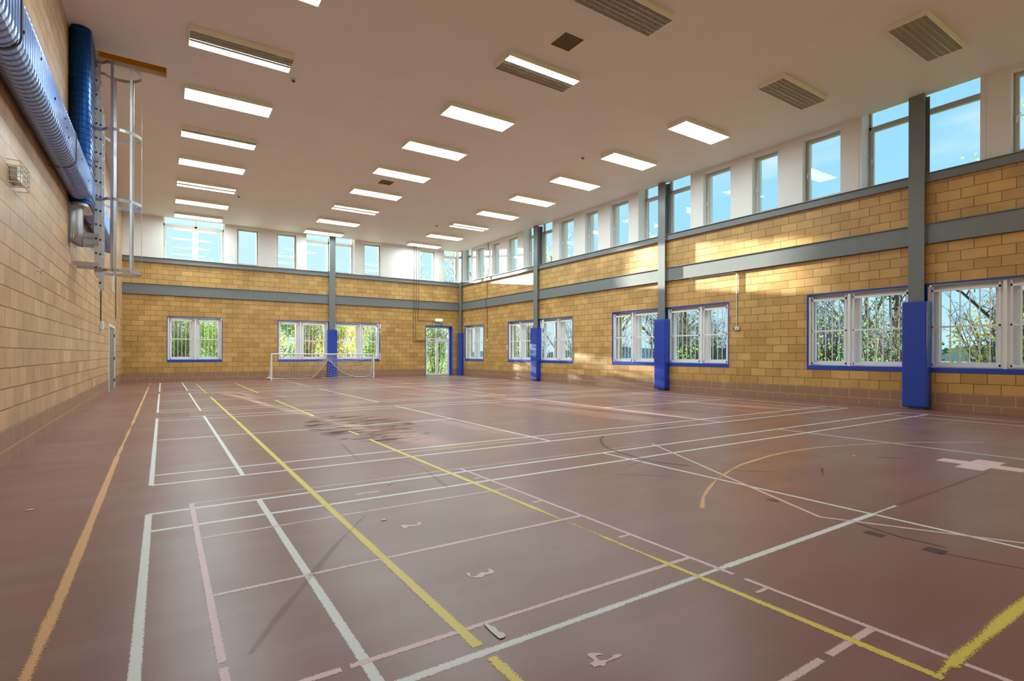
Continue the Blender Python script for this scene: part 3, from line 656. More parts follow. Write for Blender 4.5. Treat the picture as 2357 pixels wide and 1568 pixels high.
for k in range(13):
    z = 2.62 + k * .283
    obj('rung', lb(-1.045, -1.019, 13.218, 13.60, z - .013, z + .013), M['rail'], lad); obj('rung_end', lb(-1.048, -1.018, 13.184, 13.19, z - .015, z + .015), M['black'], lad)
for z in (2.98, 3.42, 3.55, 5.05, 6.45, 6.75):
    for y in (13.15, 13.63):
        bm = bmesh.new(); box(bm, XL + .004 - lx, -1.05 - lx, y - ly, y + .03 - ly, z - .05 - lz, z + .03 - lz); obj('wall_bracket', bm, M['galv'], lad)
def hoop(z):
    bm = bmesh.new(); pts = []
    cx, cy, rx, ry = -.77, 13.42, .40, .40
    pts.append((-1.13, 13.18)); pts.append((-1.0, 13.17))
    for i in range(17): a = -math.pi * .62 + math.pi * 1.24 * i / 16; pts.append((cx + rx * math.cos(a), cy + ry * math.sin(a)))
    pts.append((-1.0, 13.67)); pts.append((-1.13, 13.66))
    I, O = [], []
    for x, y in pts:
        I.append([bm.verts.new((x - lx, y - ly, zz - lz)) for zz in (z - .03, z + .03)])
    for a, b in zip(I, I[1:]): bm.faces.new((a[0], b[0], b[1], a[1]))
    bmesh.ops.solidify(bm, geom=bm.faces[:], thickness=.007)
    obj('safety_hoop', bm, M['galv'], lad)
for z in (2.87, 4.27, 5.65, 6.96): hoop(z)
for a in (-1.75, -.95, 0, .95, 1.75):
    x, y = -.77 + .395 * math.cos(a), 13.42 + .395 * math.sin(a)
    dx, dy = -math.sin(a), math.cos(a); bm = bmesh.new(); pts = []
    for s, q in ((-.026, -.003), (.026, -.003), (.026, .003), (-.026, .003)): pts.append((x + dx * s + math.cos(a) * q - lx, y + dy * s + math.sin(a) * q - ly))
    poly(bm, pts, 2.84 - lz, 6.99 - lz); obj('cage_bar', bm, M['galv'], lad)
# ------------------------------------------------------------------ small things on the left wall
bl = empty('bulkhead_light', (XL, 8.2, 3.26)); tag(bl, 'small emergency lamp behind a wire guard on the left wall', 'wall lamp')
obj('lamp_body', B(0, .07, -.16, .16, -.075, .075, bev=.01), M['lens'], bl)
bm = bmesh.new()
for z in (-.12, -.06, 0, .06, .12): tube(bm, [(0, -.25, z), (.11, -.23, z), (.11, .23, z), (0, .25, z)], .005, 5)
for y in (-.23, -.12, 0, .12, .23): tube(bm, [(.11 if abs(y) < .2 else .11, y, -.12), (.11, y, .12)], .005, 5)
for y in (-.23, 0, .23): tube(bm, [(0, y, -.125), (.11, y, -.12)], .005, 5); tube(bm, [(0, y, .125), (.11, y, .12)], .005, 5)
obj('wire_guard', bm, M['boxw'], bl)
jb = empty('junction_box', (XL, 18.45, 2.0)); tag(jb, 'white electrical box on the left wall below the ladder', 'electrical box')
obj('box_body', B(0, .07, -.13, .13, -.11, .11, bev=.008), M['boxw'], jb); obj('switch_rocker', B(.07, .085, -.03, .03, -.04, .04), M['boxw'], jb)
tag(obj('cable_conduit', T([(XL + .02, 18.35, 2.11), (XL + .02, 18.35, 4.0)], .016, 8), M['wire']), 'thin dark conduit running up from the white box on the left wall', 'conduit')
tag(obj('cable_cover', B(XL + .002, XL + .03, 22.55, 22.72, 3.33, CE - .002), M['boxw']), 'long white cable cover strip high on the left wall past the ladder', 'cable cover')
tag(obj('hanging_cable', T([(XL + .015, 23.9, CE), (XL + .02, 23.86, 5), (XL + .015, 23.9, 3.2), (XL + .02, 23.85, 2.62), (XL + .02, 23.75, 2.46)], .014, 6), M['wire']), 'loose brown cable hanging down the left wall above the grey door', 'cable')
for i, (y, z) in enumerate(((9.6, 2.35), (13.7, 2.0))):
    tag(obj('wall_hook', T([(XL, y, z), (XL + .03, y, z), (XL + .04, y + .03, z + .03), (XL + .03, y + .05, z - .03)], .006, 6), M['galv']), f'tiny metal hook on the left wall, {"nearer the camera" if i == 0 else "further back, under the ladder"}', 'hook')
# ------------------------------------------------------------------ conduits and boxes on the other walls
def conduit(pts, label, r_=.013, m='wire'):
    o = obj('cable_conduit', T(pts, r_, 8), M[m]); tag(o, label, 'conduit', 'surface conduits'); return o
yb = YB - .022
def route(x, xe, zt):
    rr = .07
    return [(x, YB - .12, CE), (x, YB - .12, 5.42), (x, YB - .12, 3.72), (x, yb, 3.66), (x, yb, zt + rr), (x + rr * .3, yb, zt + rr * .3), (x + rr, yb, zt), (xe, yb, zt)]
conduit(route(11.65, 12.38, 1.92), 'left one of three thin conduits down the back wall, ending at the door frame')
conduit(route(11.79, 12.38, 2.0), 'middle one of three thin conduits down the back wall, ending at the door frame')
conduit(route(11.94, 12.98, 3.10), 'right one of three thin back wall conduits, turning to the lamp above the door')
conduit([(XR - .02, 9.68, 2.05), (XR - .02, 9.68, 3.6), (XR - .02, 9.67, 3.70), (XR - .04, 9.75, 3.74), (XR - .04, 11.4, 3.745)], 'thin white conduit from the deep beam down to the key switch box', .014, 'boxw')
conduit([(XR - .02, 24.52, 2.0), (XR - .02, 24.52, 3.7), (XR - .11, 24.52, 3.76), (XR - .11, 24.52, 4.25), (XR - .02, 24.52, 4.3), (XR - .02, 24.52, 5.1), (XR - .11, 24.52, 5.2), (XR - .11, 24.52, 5.4), (XR - .02, 24.45, 5.5), (XR - .02, 24.45, CE)], 'long thin conduit down the right wall near the far corner')
for (y, z), lab in {(9.66, 2.03): 'white key switch box beside the window on the right wall', (24.52, 1.97): 'small white box low on the right wall near the far corner'}.items():
    q = empty('switch_box', (XR, y, z)); tag(q, lab, 'electrical box'); obj('box_body', B(-.06, 0, -.075, .075, -.05, .05, bev=.006), M['boxw'], q)
    bm = bmesh.new(); bmesh.ops.create_cone(bm, segments=16, radius1=.022, radius2=.022, depth=.012, cap_ends=True, matrix=Matrix.Translation((-.064, 0, 0)) @ Matrix.Rotation(math.pi / 2, 4, 'Y')); obj('lock', bm, M['galv'], q)
    bm = bmesh.new(); bmesh.ops.create_cone(bm, segments=16, radius1=.035, radius2=.035, depth=.03, cap_ends=True, matrix=Matrix.Translation((-.03, .09, 0)) @ Matrix.Rotation(math.pi / 2, 4, 'X')); obj('gland', bm, M['filter'], q)
el = empty('emergency_lamp', (13.22, YB, 3.17)); tag(el, 'white emergency light box above the fire exit sign', 'emergency light')
obj('lamp_body', B(-.26, .26, -.06, 0, -.09, .09, bev=.01), M['boxw'], el)
lm = mat('emergency lamp lens', (.9, .95, .9), .3); nb = lm.node_tree.nodes['Principled BSDF']; nb.inputs['Emission Color'].default_value = (.95, 1, .92, 1); nb.inputs['Emission Strength'].default_value = 1.1
obj('lamp_lens', B(-.20, .16, -.075, -.06, -.055, .055), lm, el)
# exit sign
sg = empty('fire_exit_sign', (13.16, YB, 2.91)); tag(sg, 'green FIRE EXIT sign over the glazed door in the back wall', 'sign')
obj('sign_board', B(-.30, .30, -.012, 0, -.07, .08), M['green'], sg)
tcv = bpy.data.curves.new('t', 'FONT'); tcv.body = 'FIRE EXIT'; tcv.size = .085; tcv.extrude = .001; tcv.offset = .002; to = bpy.data.objects.new('t', tcv); COL.objects.link(to)
dg = bpy.context.evaluated_depsgraph_get(); me = bpy.data.meshes.new_from_object(to.evaluated_get(dg)); bpy.data.objects.remove(to)
me.materials.clear(); me.materials.append(M['signw']); tx = bpy.data.objects.new('lettering', me); COL.objects.link(tx); tx.parent = sg; tx.rotation_euler = (math.pi / 2, 0, 0); tx.location = (-.175, -.014, -.025)
bm = bmesh.new()
def flat(pts, y=-.015):
    v = [bm.verts.new((x, y, z)) for x, z in pts]; bm.faces.new(v)
flat([(-.285, -.06), (-.215, -.06), (-.215, .07), (-.285, .07)]); obj('door_symbol', bm, M['signw'], sg)
bm = bmesh.new(); flat([(-.26, -.045), (-.25, -.045), (-.24, -.01), (-.225, -.03), (-.218, -.025), (-.235, .01), (-.232, .03), (-.25, .03), (-.262, .0), (-.256, -.01)], -.016); flat([(-.25, .035), (-.238, .035), (-.238, .05), (-.25, .05)], -.016); obj('running_figure', bm, M['green'], sg)
bm = bmesh.new(); flat([(.262, -.055), (.285, -.005), (.272, -.005), (.272, .045), (.252, .045), (.252, -.005), (.239, -.005)]); obj('arrow', bm, M['signw'], sg)
# ------------------------------------------------------------------ goal
GX0, GX1, GYY, GH = 4.22, 9.08, 26.72, 1.21
goal = empty('football_goal', (GX0, GYY, 0)); tag(goal, 'small white football goal with a drooping net against the back wall', 'goal')
def gp(x, y, z): return (x - GX0, y - GYY, z)
obj('goalpost', T([gp(GX0, GYY, 0), gp(GX0, GYY, GH)], .032, 12), M['goal'], goal); obj('goalpost', T([gp(GX1, GYY, 0), gp(GX1, GYY, GH)], .032, 12), M['goal'], goal)
obj('crossbar', T([gp(GX0 - .03, GYY, GH), gp(GX1 + .03, GYY, GH)], .032, 12), M['goal'], goal)
for x in (GX0, GX1):
    obj('side_frame', T([gp(x, GYY, .03), gp(x, GYY + .62, .03)], .018, 8), M['goal'], goal); obj('side_frame', T([gp(x, GYY, GH - .02), gp(x, GYY + .18, GH - .15), gp(x, GYY + .62, .03)], .015, 8), M['goal'], goal)
nb_ = bmesh.new(); NU, NV = 44, 10
L_ = GX1 - GX0
def bottom(s):       # bottom edge of the net: along the floor, lifted to a peak at s=.53 and drooping again
    if s < .40: return (.02 + .02 * math.sin(s * 40), .55)
    if s < .535: t = (s - .40) / .135; return (.03 + .92 * t ** 1.4, .55 - .25 * t)
    t = (s - .535) / (1 - .535); z = .97 - 1.02 * math.sin(min(1, t * 1.15) * math.pi / 2) ** .9 if t < .80 else 0
    z = .95 - 2.35 * t + 1.5 * t * t if t < .82 else .032 + (t - .82) * .5
    return (max(.06, z), .3 + .15 * t)
def netp(s, v):
    zb, dy = bottom(s); sag = .10 * math.sin(v * math.pi) * (1 + .3 * math.sin(s * 9))
    z = GH * (1 - v) + zb * v - sag * .5
    y = GYY + dy * (v ** .8) + .02 * math.sin(s * 31 + v * 5)
    x = GX0 + L_ * s + (.05 * math.sin(v * 3 + s * 20)) * v
    return gp(x, y, max(.012, z))
for j in range(NV + 1): tube(nb_, [netp(i / 60, j / NV) for i in range(61)], .0035 if j < NV else .013, 4)
for i in range(NU + 1): tube(nb_, [netp(i / NU, j / 12) for j in range(13)], .0035, 4)
obj('net', nb_, M['net'], goal)
n2 = bmesh.new()     # second slack layer behind, right half, bunched on the floor
def netq(s, v):
    z = GH * (1 - v) * (1 - .1 * math.sin(s * math.pi)) + .03 * v; x = GX0 + L_ * (.5 + .5 * s); y = GYY + .62 * v + .0 * s
    z -= .22 * math.sin(v * math.pi) * math.sin(s * math.pi)
    return gp(x, y, max(.015, z))
for j in range(9): tube(n2, [netq(i / 24, j / 8) for i in range(25)], .0035 if j < 8 else .011, 4)
for i in range(20): tube(n2, [netq(i / 19, j / 10) for j in range(11)], .0035, 4)
obj('net', n2, M['net'], goal)
for x in (GX0, GX1):
    n3 = bmesh.new()
    for j in range(1, 9): z = GH * j / 9; w_ = .62 * (1 - j / 9) + .16; tube(n3, [gp(x, GYY, z), gp(x - .01, GYY + w_ * .5, z - .05), gp(x, GYY + w_, z * .97)], .0035, 4)
    for j in range(1, 6): tube(n3, [gp(x, GYY + .62 * j / 6, .02), gp(x - .02, GYY + .62 * j / 6, GH * (1 - j / 6) * .95 + .08)], .0035, 4)
    obj('side_net', n3, M['net'], goal)
obj('net_bundle', T([gp(GX0 - .10, GYY + .5, .05), gp(GX0 - .06, GYY + .4, .09), gp(GX0, GYY + .3, .06), gp(GX0 + .25, GYY + .25, .04), gp(GX0 + .6, GYY + .35, .035)], [.06, .05, .03, .02, .014], 7), M['net'], goal)
# ------------------------------------------------------------------ floor paint (parts of the floor)
cnt = [0]
def line(pts, w, col, wear=.12, name=None):
    """painted strip following pts (x, y); uv = metres along / 0..1 across"""
    bm = bmesh.new(); uvl = bm.loops.layers.uv.new('UVMap'); cnt[0] += 1; z = .0003 + cnt[0] * .000008
    pts = [Vector((x, y)) for x, y in pts]; L, R, D = [], [], []; acc = 0
    for i, p in enumerate(pts):
        a = pts[max(0, i - 1)]; b = pts[min(len(pts) - 1, i + 1)]; d = (b - a).normalized(); n = Vector((-d.y, d.x)) * w * .56
        if i: acc += (p - pts[i - 1]).length
        L.append(bm.verts.new((p.x + n.x, p.y + n.y, z))); R.append(bm.verts.new((p.x - n.x, p.y - n.y, z))); D.append(acc)
    for i in range(len(pts) - 1):
        f = bm.faces.new((R[i], R[i + 1], L[i + 1], L[i]))
        for lp, uv in zip(f.loops, ((D[i], 0), (D[i + 1], 0), (D[i + 1], 1), (D[i], 1))): lp[uvl].uv = uv
    return obj(name or 'court_line', bm, paint(col, wear), floor)
def shape(pts, col, wear, name):
    bm = bmesh.new(); uvl = bm.loops.layers.uv.new('UVMap'); cnt[0] += 1; z = .0003 + cnt[0] * .000008
    f = bm.faces.new([bm.verts.new((x, y, z)) for x, y in pts])
    if f.normal.z < 0: f.normal_flip()
    for lp in f.loops: lp[uvl].uv = (0, .5)
    bmesh.ops.triangulate(bm, faces=[f]); return obj(name, bm, paint(col, wear), floor)
X0, X1 = -.088, 13.29
for n, (a, in1, ctr, in2, b) in enumerate(((-1.17, -.71, 1.89, 4.44, 4.915), (5.98, 6.45, 9.04, 11.59, 12.06), (13.21, 13.66, 16.26, 18.85, 19.32), (20.40, 20.85, 23.40, 25.98, 26.46))):
    wr_ = (.04, .08, .16, .2)[n]; w = .042
    line([(X0, a), (X0, b)], w, 'white', wr_); line([(X1, a), (X1, b)], w, 'white', wr_)
    line([(X0, a), (X1, a)], w, 'white', wr_)
    if n == 1: line([(X0, b), (.12, b)], w, 'white', .1); line([(.45, b), (X1, b)], w, 'white', wr_)
    else: line([(X0, b), (X1, b)], w, 'white', wr_)
    for y in (in1, in2): line([(X0, y), (X1, y)], w, 'white', wr_ + .03)
    for x in (.68, 12.54): line([(x, a), (x, b)], w, 'white', wr_)
    for x in (4.6, 8.53): line([(x, a), (x, b)], .038, 'white', wr_ + .08)
    if n == 0: line([(X0, ctr), (1.9, ctr)], w, 'white', .18); line([(1.9, ctr), (2.75, ctr)], w, 'white', .42); line([(2.75, ctr), (4.62, ctr)], w, 'white', .04); line([(4.62, ctr), (5.02, ctr)], w, 'white', .5); line([(8.53, ctr), (X1, ctr)], w, 'white', wr_)
    else: line([(X0, ctr), (4.6, ctr)], w, 'white', wr_); line([(8.53, ctr), (X1, ctr)], w, 'white', wr_)
p = .034
line([(.20, 5.09), (.20, 2.40)], p, 'pink', .06); line([(.20, 2.36), (.20, .9)], p, 'pink', .06)
line([(.19, 5.075), (2.7, 5.075)], .026, 'pink', .3); line([(2.7, 5.065), (5.65, 5.05)], .026, 'pink', .5)
for y, x0_, wv in ((4.09, .2, .28), (3.09, .2, .22), (2.095, .62, .2), (1.10, 2.29, .15)): line([(x0_, y), (2.68, y)], p, 'pink', wv)
line([(.2, 2.095), (.585, 2.095)], p, 'pink', .12); line([(.3, 1.10), (2.23, 1.10)], p, 'pink', .15)
for a, b in ((5.08, 1.80), (1.73, .82), (.77, -1)): line([(2.68, a), (2.68, b)], .03, 'pink', .1)
for y in (4.59, 3.59, 2.585, 1.595): line([(2.575, y), (2.68, y)], .03, 'pink', .3)
line([(5.65, 5.05), (4.68, 3.10), (4.18, 2.075)], .03, 'pink', .02); line([(4.18, 2.075), (4.73, 1.05), (5.6, -.6)], .03, 'pink', .02)
line([(1.42, 4.62), (1.50, 4.64), (1.62, 4.62)], .03, 'pink', .2)
yw = .052
line([(1.13, 25.0), (1.13, 19)], yw, 'yellow', .45); line([(1.13, 17.2), (1.13, 10.9)], yw, 'yellow', .15); line([(1.13, 10.8), (1.115, 4.5)], yw, 'yellow', .08); line([(1.115, 4.5), (1.115, 1.945)], .05, 'yellow', .1); line([(1.12, 1.845), (1.12, .9)], yw, 'yellow', .3)
line([(2.5, 24.7), (2.5, 18.2)], yw, 'yellow', .3); line([(2.49, 15.2), (2.49, 10.9)], yw, 'yellow', .3); line([(2.49, 8.5), (2.49, 8.0)], yw, 'yellow', .4); line([(2.49, 7.5), (2.49, 4.0)], yw, 'yellow', .12); line([(2.49, 4.0), (2.49, 3.4)], yw, 'yellow', .35)
line([(2.49, 3.4), (2.49, 2.5)], yw, 'yellow', .85); line([(2.49, 2.5), (2.49, 1.85)], yw, 'yellow', .5); line([(2.49, 1.85), (2.49, .78)], .046, 'yellow', .16); line([(2.47, .80), (2.62, .80)], .05, 'yellow', .5); line([(2.62, .80), (4.6, .79)], .07, 'yellow', .32)
line([(2.49, 6.25), (4.1, 6.25)], .035, 'yellow', .3); line([(4.1, 6.25), (10.9, 6.23)], .035, 'orange', .5)
ow = .05
line([(-.42, 26.2), (-.42, 25.2)], ow, 'orange', .1); line([(-.43, 23.5), (-.44, 11.5)], ow, 'orange', .2); line([(-.44, 11.5), (-.45, 7.9)], ow, 'orange', .42); line([(-.45, 7.9), (-.43, 3.5)], .055, 'orange', .12); line([(-.43, 3.5), (-.44, 1.5)], .06, 'orange', .3)
line([(13.68, 27), (13.70, -2)], .03, 'orange', .2); line([(10.67, 20), (10.67, 3.3)], .035, 'orange', .35); line([(12.0, 20), (12.0, 1)], .03, 'orange', .35)
arc = [(9.73, 2.58), (8.95, 3.08), (8.49, 3.29), (8.0, 3.47), (7.48, 3.61), (7.05, 3.67), (6.62, 3.69), (6.2, 3.67), (5.82, 3.61), (5.44, 3.55)]
line(arc, .045, 'orange', .22); line([(5.44, 3.55), (5.1, 3.45), (4.78, 3.33), (4.5, 3.22), (4.21, 3.08), (3.9, 2.91), (3.62, 2.71)], .05, 'orange', .5)
line([(5.56, 5.92), (5.35, 5.75), (5.16, 5.54), (5.0, 5.32), (4.89, 5.11), (4.8, 4.79), (4.74, 4.45), (4.72, 4.18), (4.88, 3.82)], .05, 'dark', .3, 'dark_scuff')
line([(5.05, 1.89), (7.3, 1.9)], .04, 'scuff', .3, 'brown_scuff')
for (x, y, a, b) in ((4.1, 1.67, .09, .12), (4.07, 1.32, .11, .11), (4.32, 2.53, .08, .10)):
    shape([(x - a / 2, y - b / 2), (x + a / 2, y - b / 2), (x + a / 2, y + b / 2), (x - a / 2, y + b / 2)], 'dark', .25, 'dark_patch')
for q in ([(4.25, 1.85), (4.18, 1.55), (4.2, 1.3)], [(4.05, 1.3), (4.2, .8), (4.5, .5)], [(5.6, 2.75), (6.0, 2.96)], [(5.05, 3.45), (5.4, 3.1)], [(3.9, 3.95), (4.3, 3.6)], [(7.2, 2.9), (7.4, 2.7)]): line(q, .035, 'dark', .5, 'dark_scuff')
for q in ([(4.3, 4.2), (5.1, 4.4)], [(6.6, 4.15), (7.3, 4.3)]): line(q, .02, 'blue', .6, 'blue_scuff')
for q, w_ in (([(.30, 2.4), (.42, 2.62), (.62, 2.95), (.95, 3.5)], .05), ([(.95, 3.5), (1.3, 4.0)], .035), ([(2.2, 4.4), (2.35, 5.3), (2.3, 5.9)], .04), ([(1.9, 6.1), (2.05, 7.4)], .05)): line(q, w_, 'scuff', .45, 'brown_scuff')
shape([(7.56, 2.45), (7.82, 2.45), (7.82, 2.20), (8.07, 2.20), (8.07, 1.95), (7.82, 1.95), (7.82, 1.70), (7.56, 1.70), (7.56, 1.95), (7.30, 1.95), (7.30, 2.20), (7.56, 2.20)], 'pink', 0, 'cross_marking')
shape([(-.05, 12.15), (.46, 12.12), (.46, 12.9), (-.05, 12.9)], 'red', .1, 'repair_patch'); shape([(-.02, 20.35), (.66, 20.45), (.64, 23.2), (.0, 23.2)], 'red', .05, 'repair_patch')
NUM = {'2':[(1.43, 3.63), (1.451, 3.617), (1.476, 3.594), (1.51, 3.579), (1.54, 3.576), (1.55, 3.58), (1.557, 3.606), (1.554, 3.627), (1.574, 3.607), (1.577, 3.573), (1.55, 3.553), (1.525, 3.549), (1.498, 3.552), (1.476, 3.56), (1.461, 3.575), (1.457, 3.546), (1.428, 3.541), (1.424, 3.58)],
'3':[(1.425, 2.627), (1.439, 2.635), (1.451, 2.618), (1.432, 2.598), (1.43, 2.571), (1.452, 2.564), (1.479, 2.576), (1.5, 2.595), (1.515, 2.587), (1.528, 2.573), (1.549, 2.58), (1.556, 2.61), (1.55, 2.623), (1.572, 2.607), (1.575, 2.572), (1.567, 2.552), (1.545, 2.541), (1.522, 2.552), (1.504, 2.551), (1.481, 2.533), (1.458, 2.539), (1.434, 2.554), (1.422, 2.574), (1.42, 2.601)],
'4':[(1.456, 1.646), (1.474, 1.649), (1.504, 1.63), (1.512, 1.618), (1.513, 1.606), (1.498, 1.616), (1.48, 1.619), (1.474, 1.605), (1.474, 1.588), (1.48, 1.579), (1.492, 1.578), (1.497, 1.571), (1.515, 1.574), (1.532, 1.574), (1.541, 1.581), (1.559, 1.582), (1.575, 1.572), (1.576, 1.563), (1.555, 1.559), (1.518, 1.562), (1.49, 1.562), (1.48, 1.561), (1.475, 1.551), (1.455, 1.547), (1.452, 1.56), (1.421, 1.563), (1.425, 1.573), (1.422, 1.592), (1.45, 1.595), (1.457, 1.605), (1.454, 1.627)]}
for k, v in NUM.items(): shape(v, 'pink', .05, 'painted_number')
# paper scraps
def scrap(pts, label):
    bm = bmesh.new(); poly(bm, pts, .003, .0045); cx = sum(p_[0] for p_ in pts) / len(pts); cy = sum(p_[1] for p_ in pts) / len(pts)
    bmesh.ops.translate(bm, verts=bm.verts, vec=(-cx, -cy, -.003)); o = obj('paper_scrap', bm, M['tape'], loc=(cx, cy, .003)); tag(o, label, 'litter', 'white scraps on the floor')
scrap([(1.231, 2.097), (1.24, 2.083), (1.241, 2.056), (1.253, 2.039), (1.249, 2.008), (1.247, 1.987), (1.259, 1.969), (1.255, 1.948), (1.24, 1.938), (1.218, 1.941), (1.218, 1.97), (1.218, 2.014), (1.223, 2.068)], 'torn white paper strip on the floor near the yellow line end')
for (x, y, s_), lab in {(1.37, 3.80, .03): 'small white scrap on the floor beside the painted number 2', (1.79, 4.82, .03): 'small white scrap on the floor between court lines in the middle', (-.87, 5.55, .035): 'small white scrap near the left wall, the further of two', (-.95, 4.9, .02): 'tiny white scrap near the left wall, the nearer of two', (7.05, 3.1, .035): 'small white scrap on the floor inside the orange arc'}.items():
    scrap([(x - s_ * .7, y - s_ * .3), (x + s_ * .2, y - s_ * .4), (x + s_ * .8, y), (x + s_ * .3, y + s_ * .5), (x - s_ * .5, y + s_ * .2)], lab)
# ------------------------------------------------------------------ outside
struct(obj('ground', B(-90, 160, -60, 190, -.45, -.30), M['ground']))
bm = bmesh.new(); box(bm, XR + .5, 27.0, -30, 44, -.30, -.28); box(bm, -20, XR + .5, YB + .5, 44, -.30, -.28); struct(obj('bounce_apron', bm, M['bounce_apron']))  # unseen pale apron, added to bounce daylight up onto the ceiling
def tree(x, y, h, seed, label, leaves='leafg', nleaf=900, spread=.45, trunk=.16, bark='bark', lsize=.10, lo=.15, lean=0, depth=5, name='tree', cat='tree', group='trees outside the windows'):
    rnd = random.Random(seed); e_ = empty(name, (x, y, -.3)); tag(e_, label, cat, group)
    bm = bmesh.new(); tips = []
    def grow(p, d, L, rad, k):
        pts = [p]; q = p.copy(); dd = d.copy(); n = 4 if k < 3 else 3
        for i in range(n):
            dd = (dd + Vector((rnd.uniform(-1, 1), rnd.uniform(-1, 1), rnd.uniform(-.5, .8))) * (.10 if k == 0 else .22)).normalized(); q = q + dd * L / n; pts.append(q.copy())
        rs = [rad * (1 - .5 * i / n) for i in range(n + 1)]
        tube(bm, pts, rs, 6 if k < 2 else 3, cap=False)
        for pt in pts[1:]:
            if k >= 2: tips.append(pt)
        if k < depth:
            nb = rnd.randint(3, 4) if k < 2 else rnd.randint(2, 3)
            for b_ in range(nb):
                t = rnd.uniform(.25, 1) if k else rnd.uniform(lo, 1); i = min(n - 1, int(t * n)); st = pts[i].lerp(pts[i + 1], t * n - i)
                ax = Vector((rnd.uniform(-1, 1), rnd.uniform(-1, 1), 0)).normalized(); nd = (dd * (1 - spread) + ax * spread * rnd.uniform(.8, 1.5) + Vector((0, 0, .22))).normalized()
                grow(st, nd, L * rnd.uniform(.48, .72), rs[i] * .58, k + 1)
    grow(Vector((0, 0, 0)), Vector((lean, 0, 1)).normalized(), h * .5, trunk, 0)
    obj('trunk', bm, M[bark], e_)
    if nleaf and tips:
        bl_ = bmesh.new()
        for i in range(nleaf):
            c = rnd.choice(tips) + Vector((rnd.gauss(0, .16), rnd.gauss(0, .16), rnd.gauss(0, .14))); a = Vector((rnd.uniform(-1, 1), rnd.uniform(-1, 1), rnd.uniform(-1, 1))).normalized(); b = a.orthogonal().normalized(); s = lsize * rnd.uniform(.6, 1.3)
            bl_.faces.new([bl_.verts.new(c + v) for v in (a * s * .6, b * s * .35, -a * s * .6, -b * s * .35)])
        obj('leaves', bl_, M[leaves], e_)
    return e_
def bush(x, y, r_, h_, seed, label, leaves='leafd', n=1500, ls=.12, ns=16, name='shrub'):
    rnd = random.Random(seed); e_ = empty(name, (x, y, -.3)); tag(e_, label, 'shrub', 'shrubs outside the windows')
    bm = bmesh.new()
    for i in range(ns):
        a = rnd.uniform(0, 6.28); q = rnd.uniform(.15, 1); P1 = Vector((math.cos(a) * r_ * .25 * q, math.sin(a) * r_ * .25 * q, 0)); P2 = Vector((math.cos(a) * r_ * .6 * q, math.sin(a) * r_ * .6 * q, h_ * .5)); P3 = Vector((math.cos(a + .2) * r_ * q, math.sin(a + .2) * r_ * q, h_ * rnd.uniform(.75, 1.15)))
        tube(bm, [P1, P2, P3], [.022, .015, .004], 3, cap=False)
        for k in range(10 if ns > 16 else 3):
            t = rnd.uniform(.25, 1); st = P1.lerp(P2, t * 2) if t < .5 else P2.lerp(P3, t * 2 - 1); dv = Vector((rnd.uniform(-1, 1), rnd.uniform(-1, 1), rnd.uniform(.1, 1))).normalized() * rnd.uniform(.3, .8)
            mid = st + dv * .5 + Vector((0, 0, .05)); tube(bm, [st, mid, st + dv], [.008, .006, .003], 3, cap=False)
            for j in range(2): dd = Vector((rnd.uniform(-1, 1), rnd.uniform(-1, 1), rnd.uniform(0, 1))).normalized() * rnd.uniform(.12, .35); tube(bm, [mid, mid + dd], [.005, .0025], 3, cap=False)
    obj('stems', bm, M['bark2' if seed % 2 else 'bark'], e_)
    bl_ = bmesh.new()
    for i in range(n):
        a = rnd.uniform(0, 6.28); rr = r_ * math.sqrt(rnd.random()); z = h_ * (rnd.random() ** (1.5 if ns > 16 else 1)) * (1 - .45 * (rr / r_) ** 2)
        c = Vector((math.cos(a) * rr, math.sin(a) * rr, z)); u = Vector((rnd.uniform(-1, 1), rnd.uniform(-1, 1), rnd.uniform(-1, 1))).normalized(); v = u.orthogonal().normalized(); s = ls * rnd.uniform(.6, 1.3)
        bl_.faces.new([bl_.verts.new(c + w_) for w_ in (u * s * .6, v * s * .4, -u * s * .6, -v * s * .4)])
    obj('leaves', bl_, M[leaves], e_)
TW = 'seen through the right wall windows'
specs = [  # x, y, h, kind, leaves, nleaf, trunk, bark
    (19.6, 1.4, 6.5, 'leafy green', 'leafg', 5200, .10, 'bark2'), (20.6, 3.6, 7.5, 'densely leaved green', 'leafg', 5200, .12, 'bark'), (22.2, 5.6, 8.5, 'green leaved, dark trunked', 'leafg', 2600, .13, 'bark'),
    (21.2, 7.7, 8.5, 'nearly bare, dark trunked', 'leafd', 500, .13, 'bark'), (23.2, 9.6, 9, 'sparse green, slender', 'leafg', 1100, .12, 'bark2'), (20.8, 11.6, 7.5, 'thin green leaved', 'leafg', 1300, .10, 'bark'),
    (22.8, 14.2, 9, 'bare, grey stemmed', 'leafd', 300, .15, 'bark2'), (20.8, 16.4, 8, 'yellow leaved, dark trunked', 'leafy', 700, .13, 'bark'), (22.6, 19.2, 9, 'light green leaved', 'leafg', 1300, .13, 'bark2'),
    (20.6, 22.0, 8.5, 'bare, black trunked', 'leafd', 300, .14, 'bark'), (23.4, 24.6, 10, 'sparsely yellow, slender', 'leafy', 700, .14, 'bark2'), (20.8, 27.6, 9.5, 'yellow green, thin stemmed', 'leafy', 900, .12, 'bark'),
    (24.4, 31.0, 12.5, 'tall and sparsely yellow', 'leafy', 600, .18, 'bark2'), (21.4, 35.6, 14, 'tall bare grey', 'leafd', 0, .2, 'bark2'), (27.5, 38.5, 14, 'tallest yellowish', 'leafy', 500, .2, 'bark')]
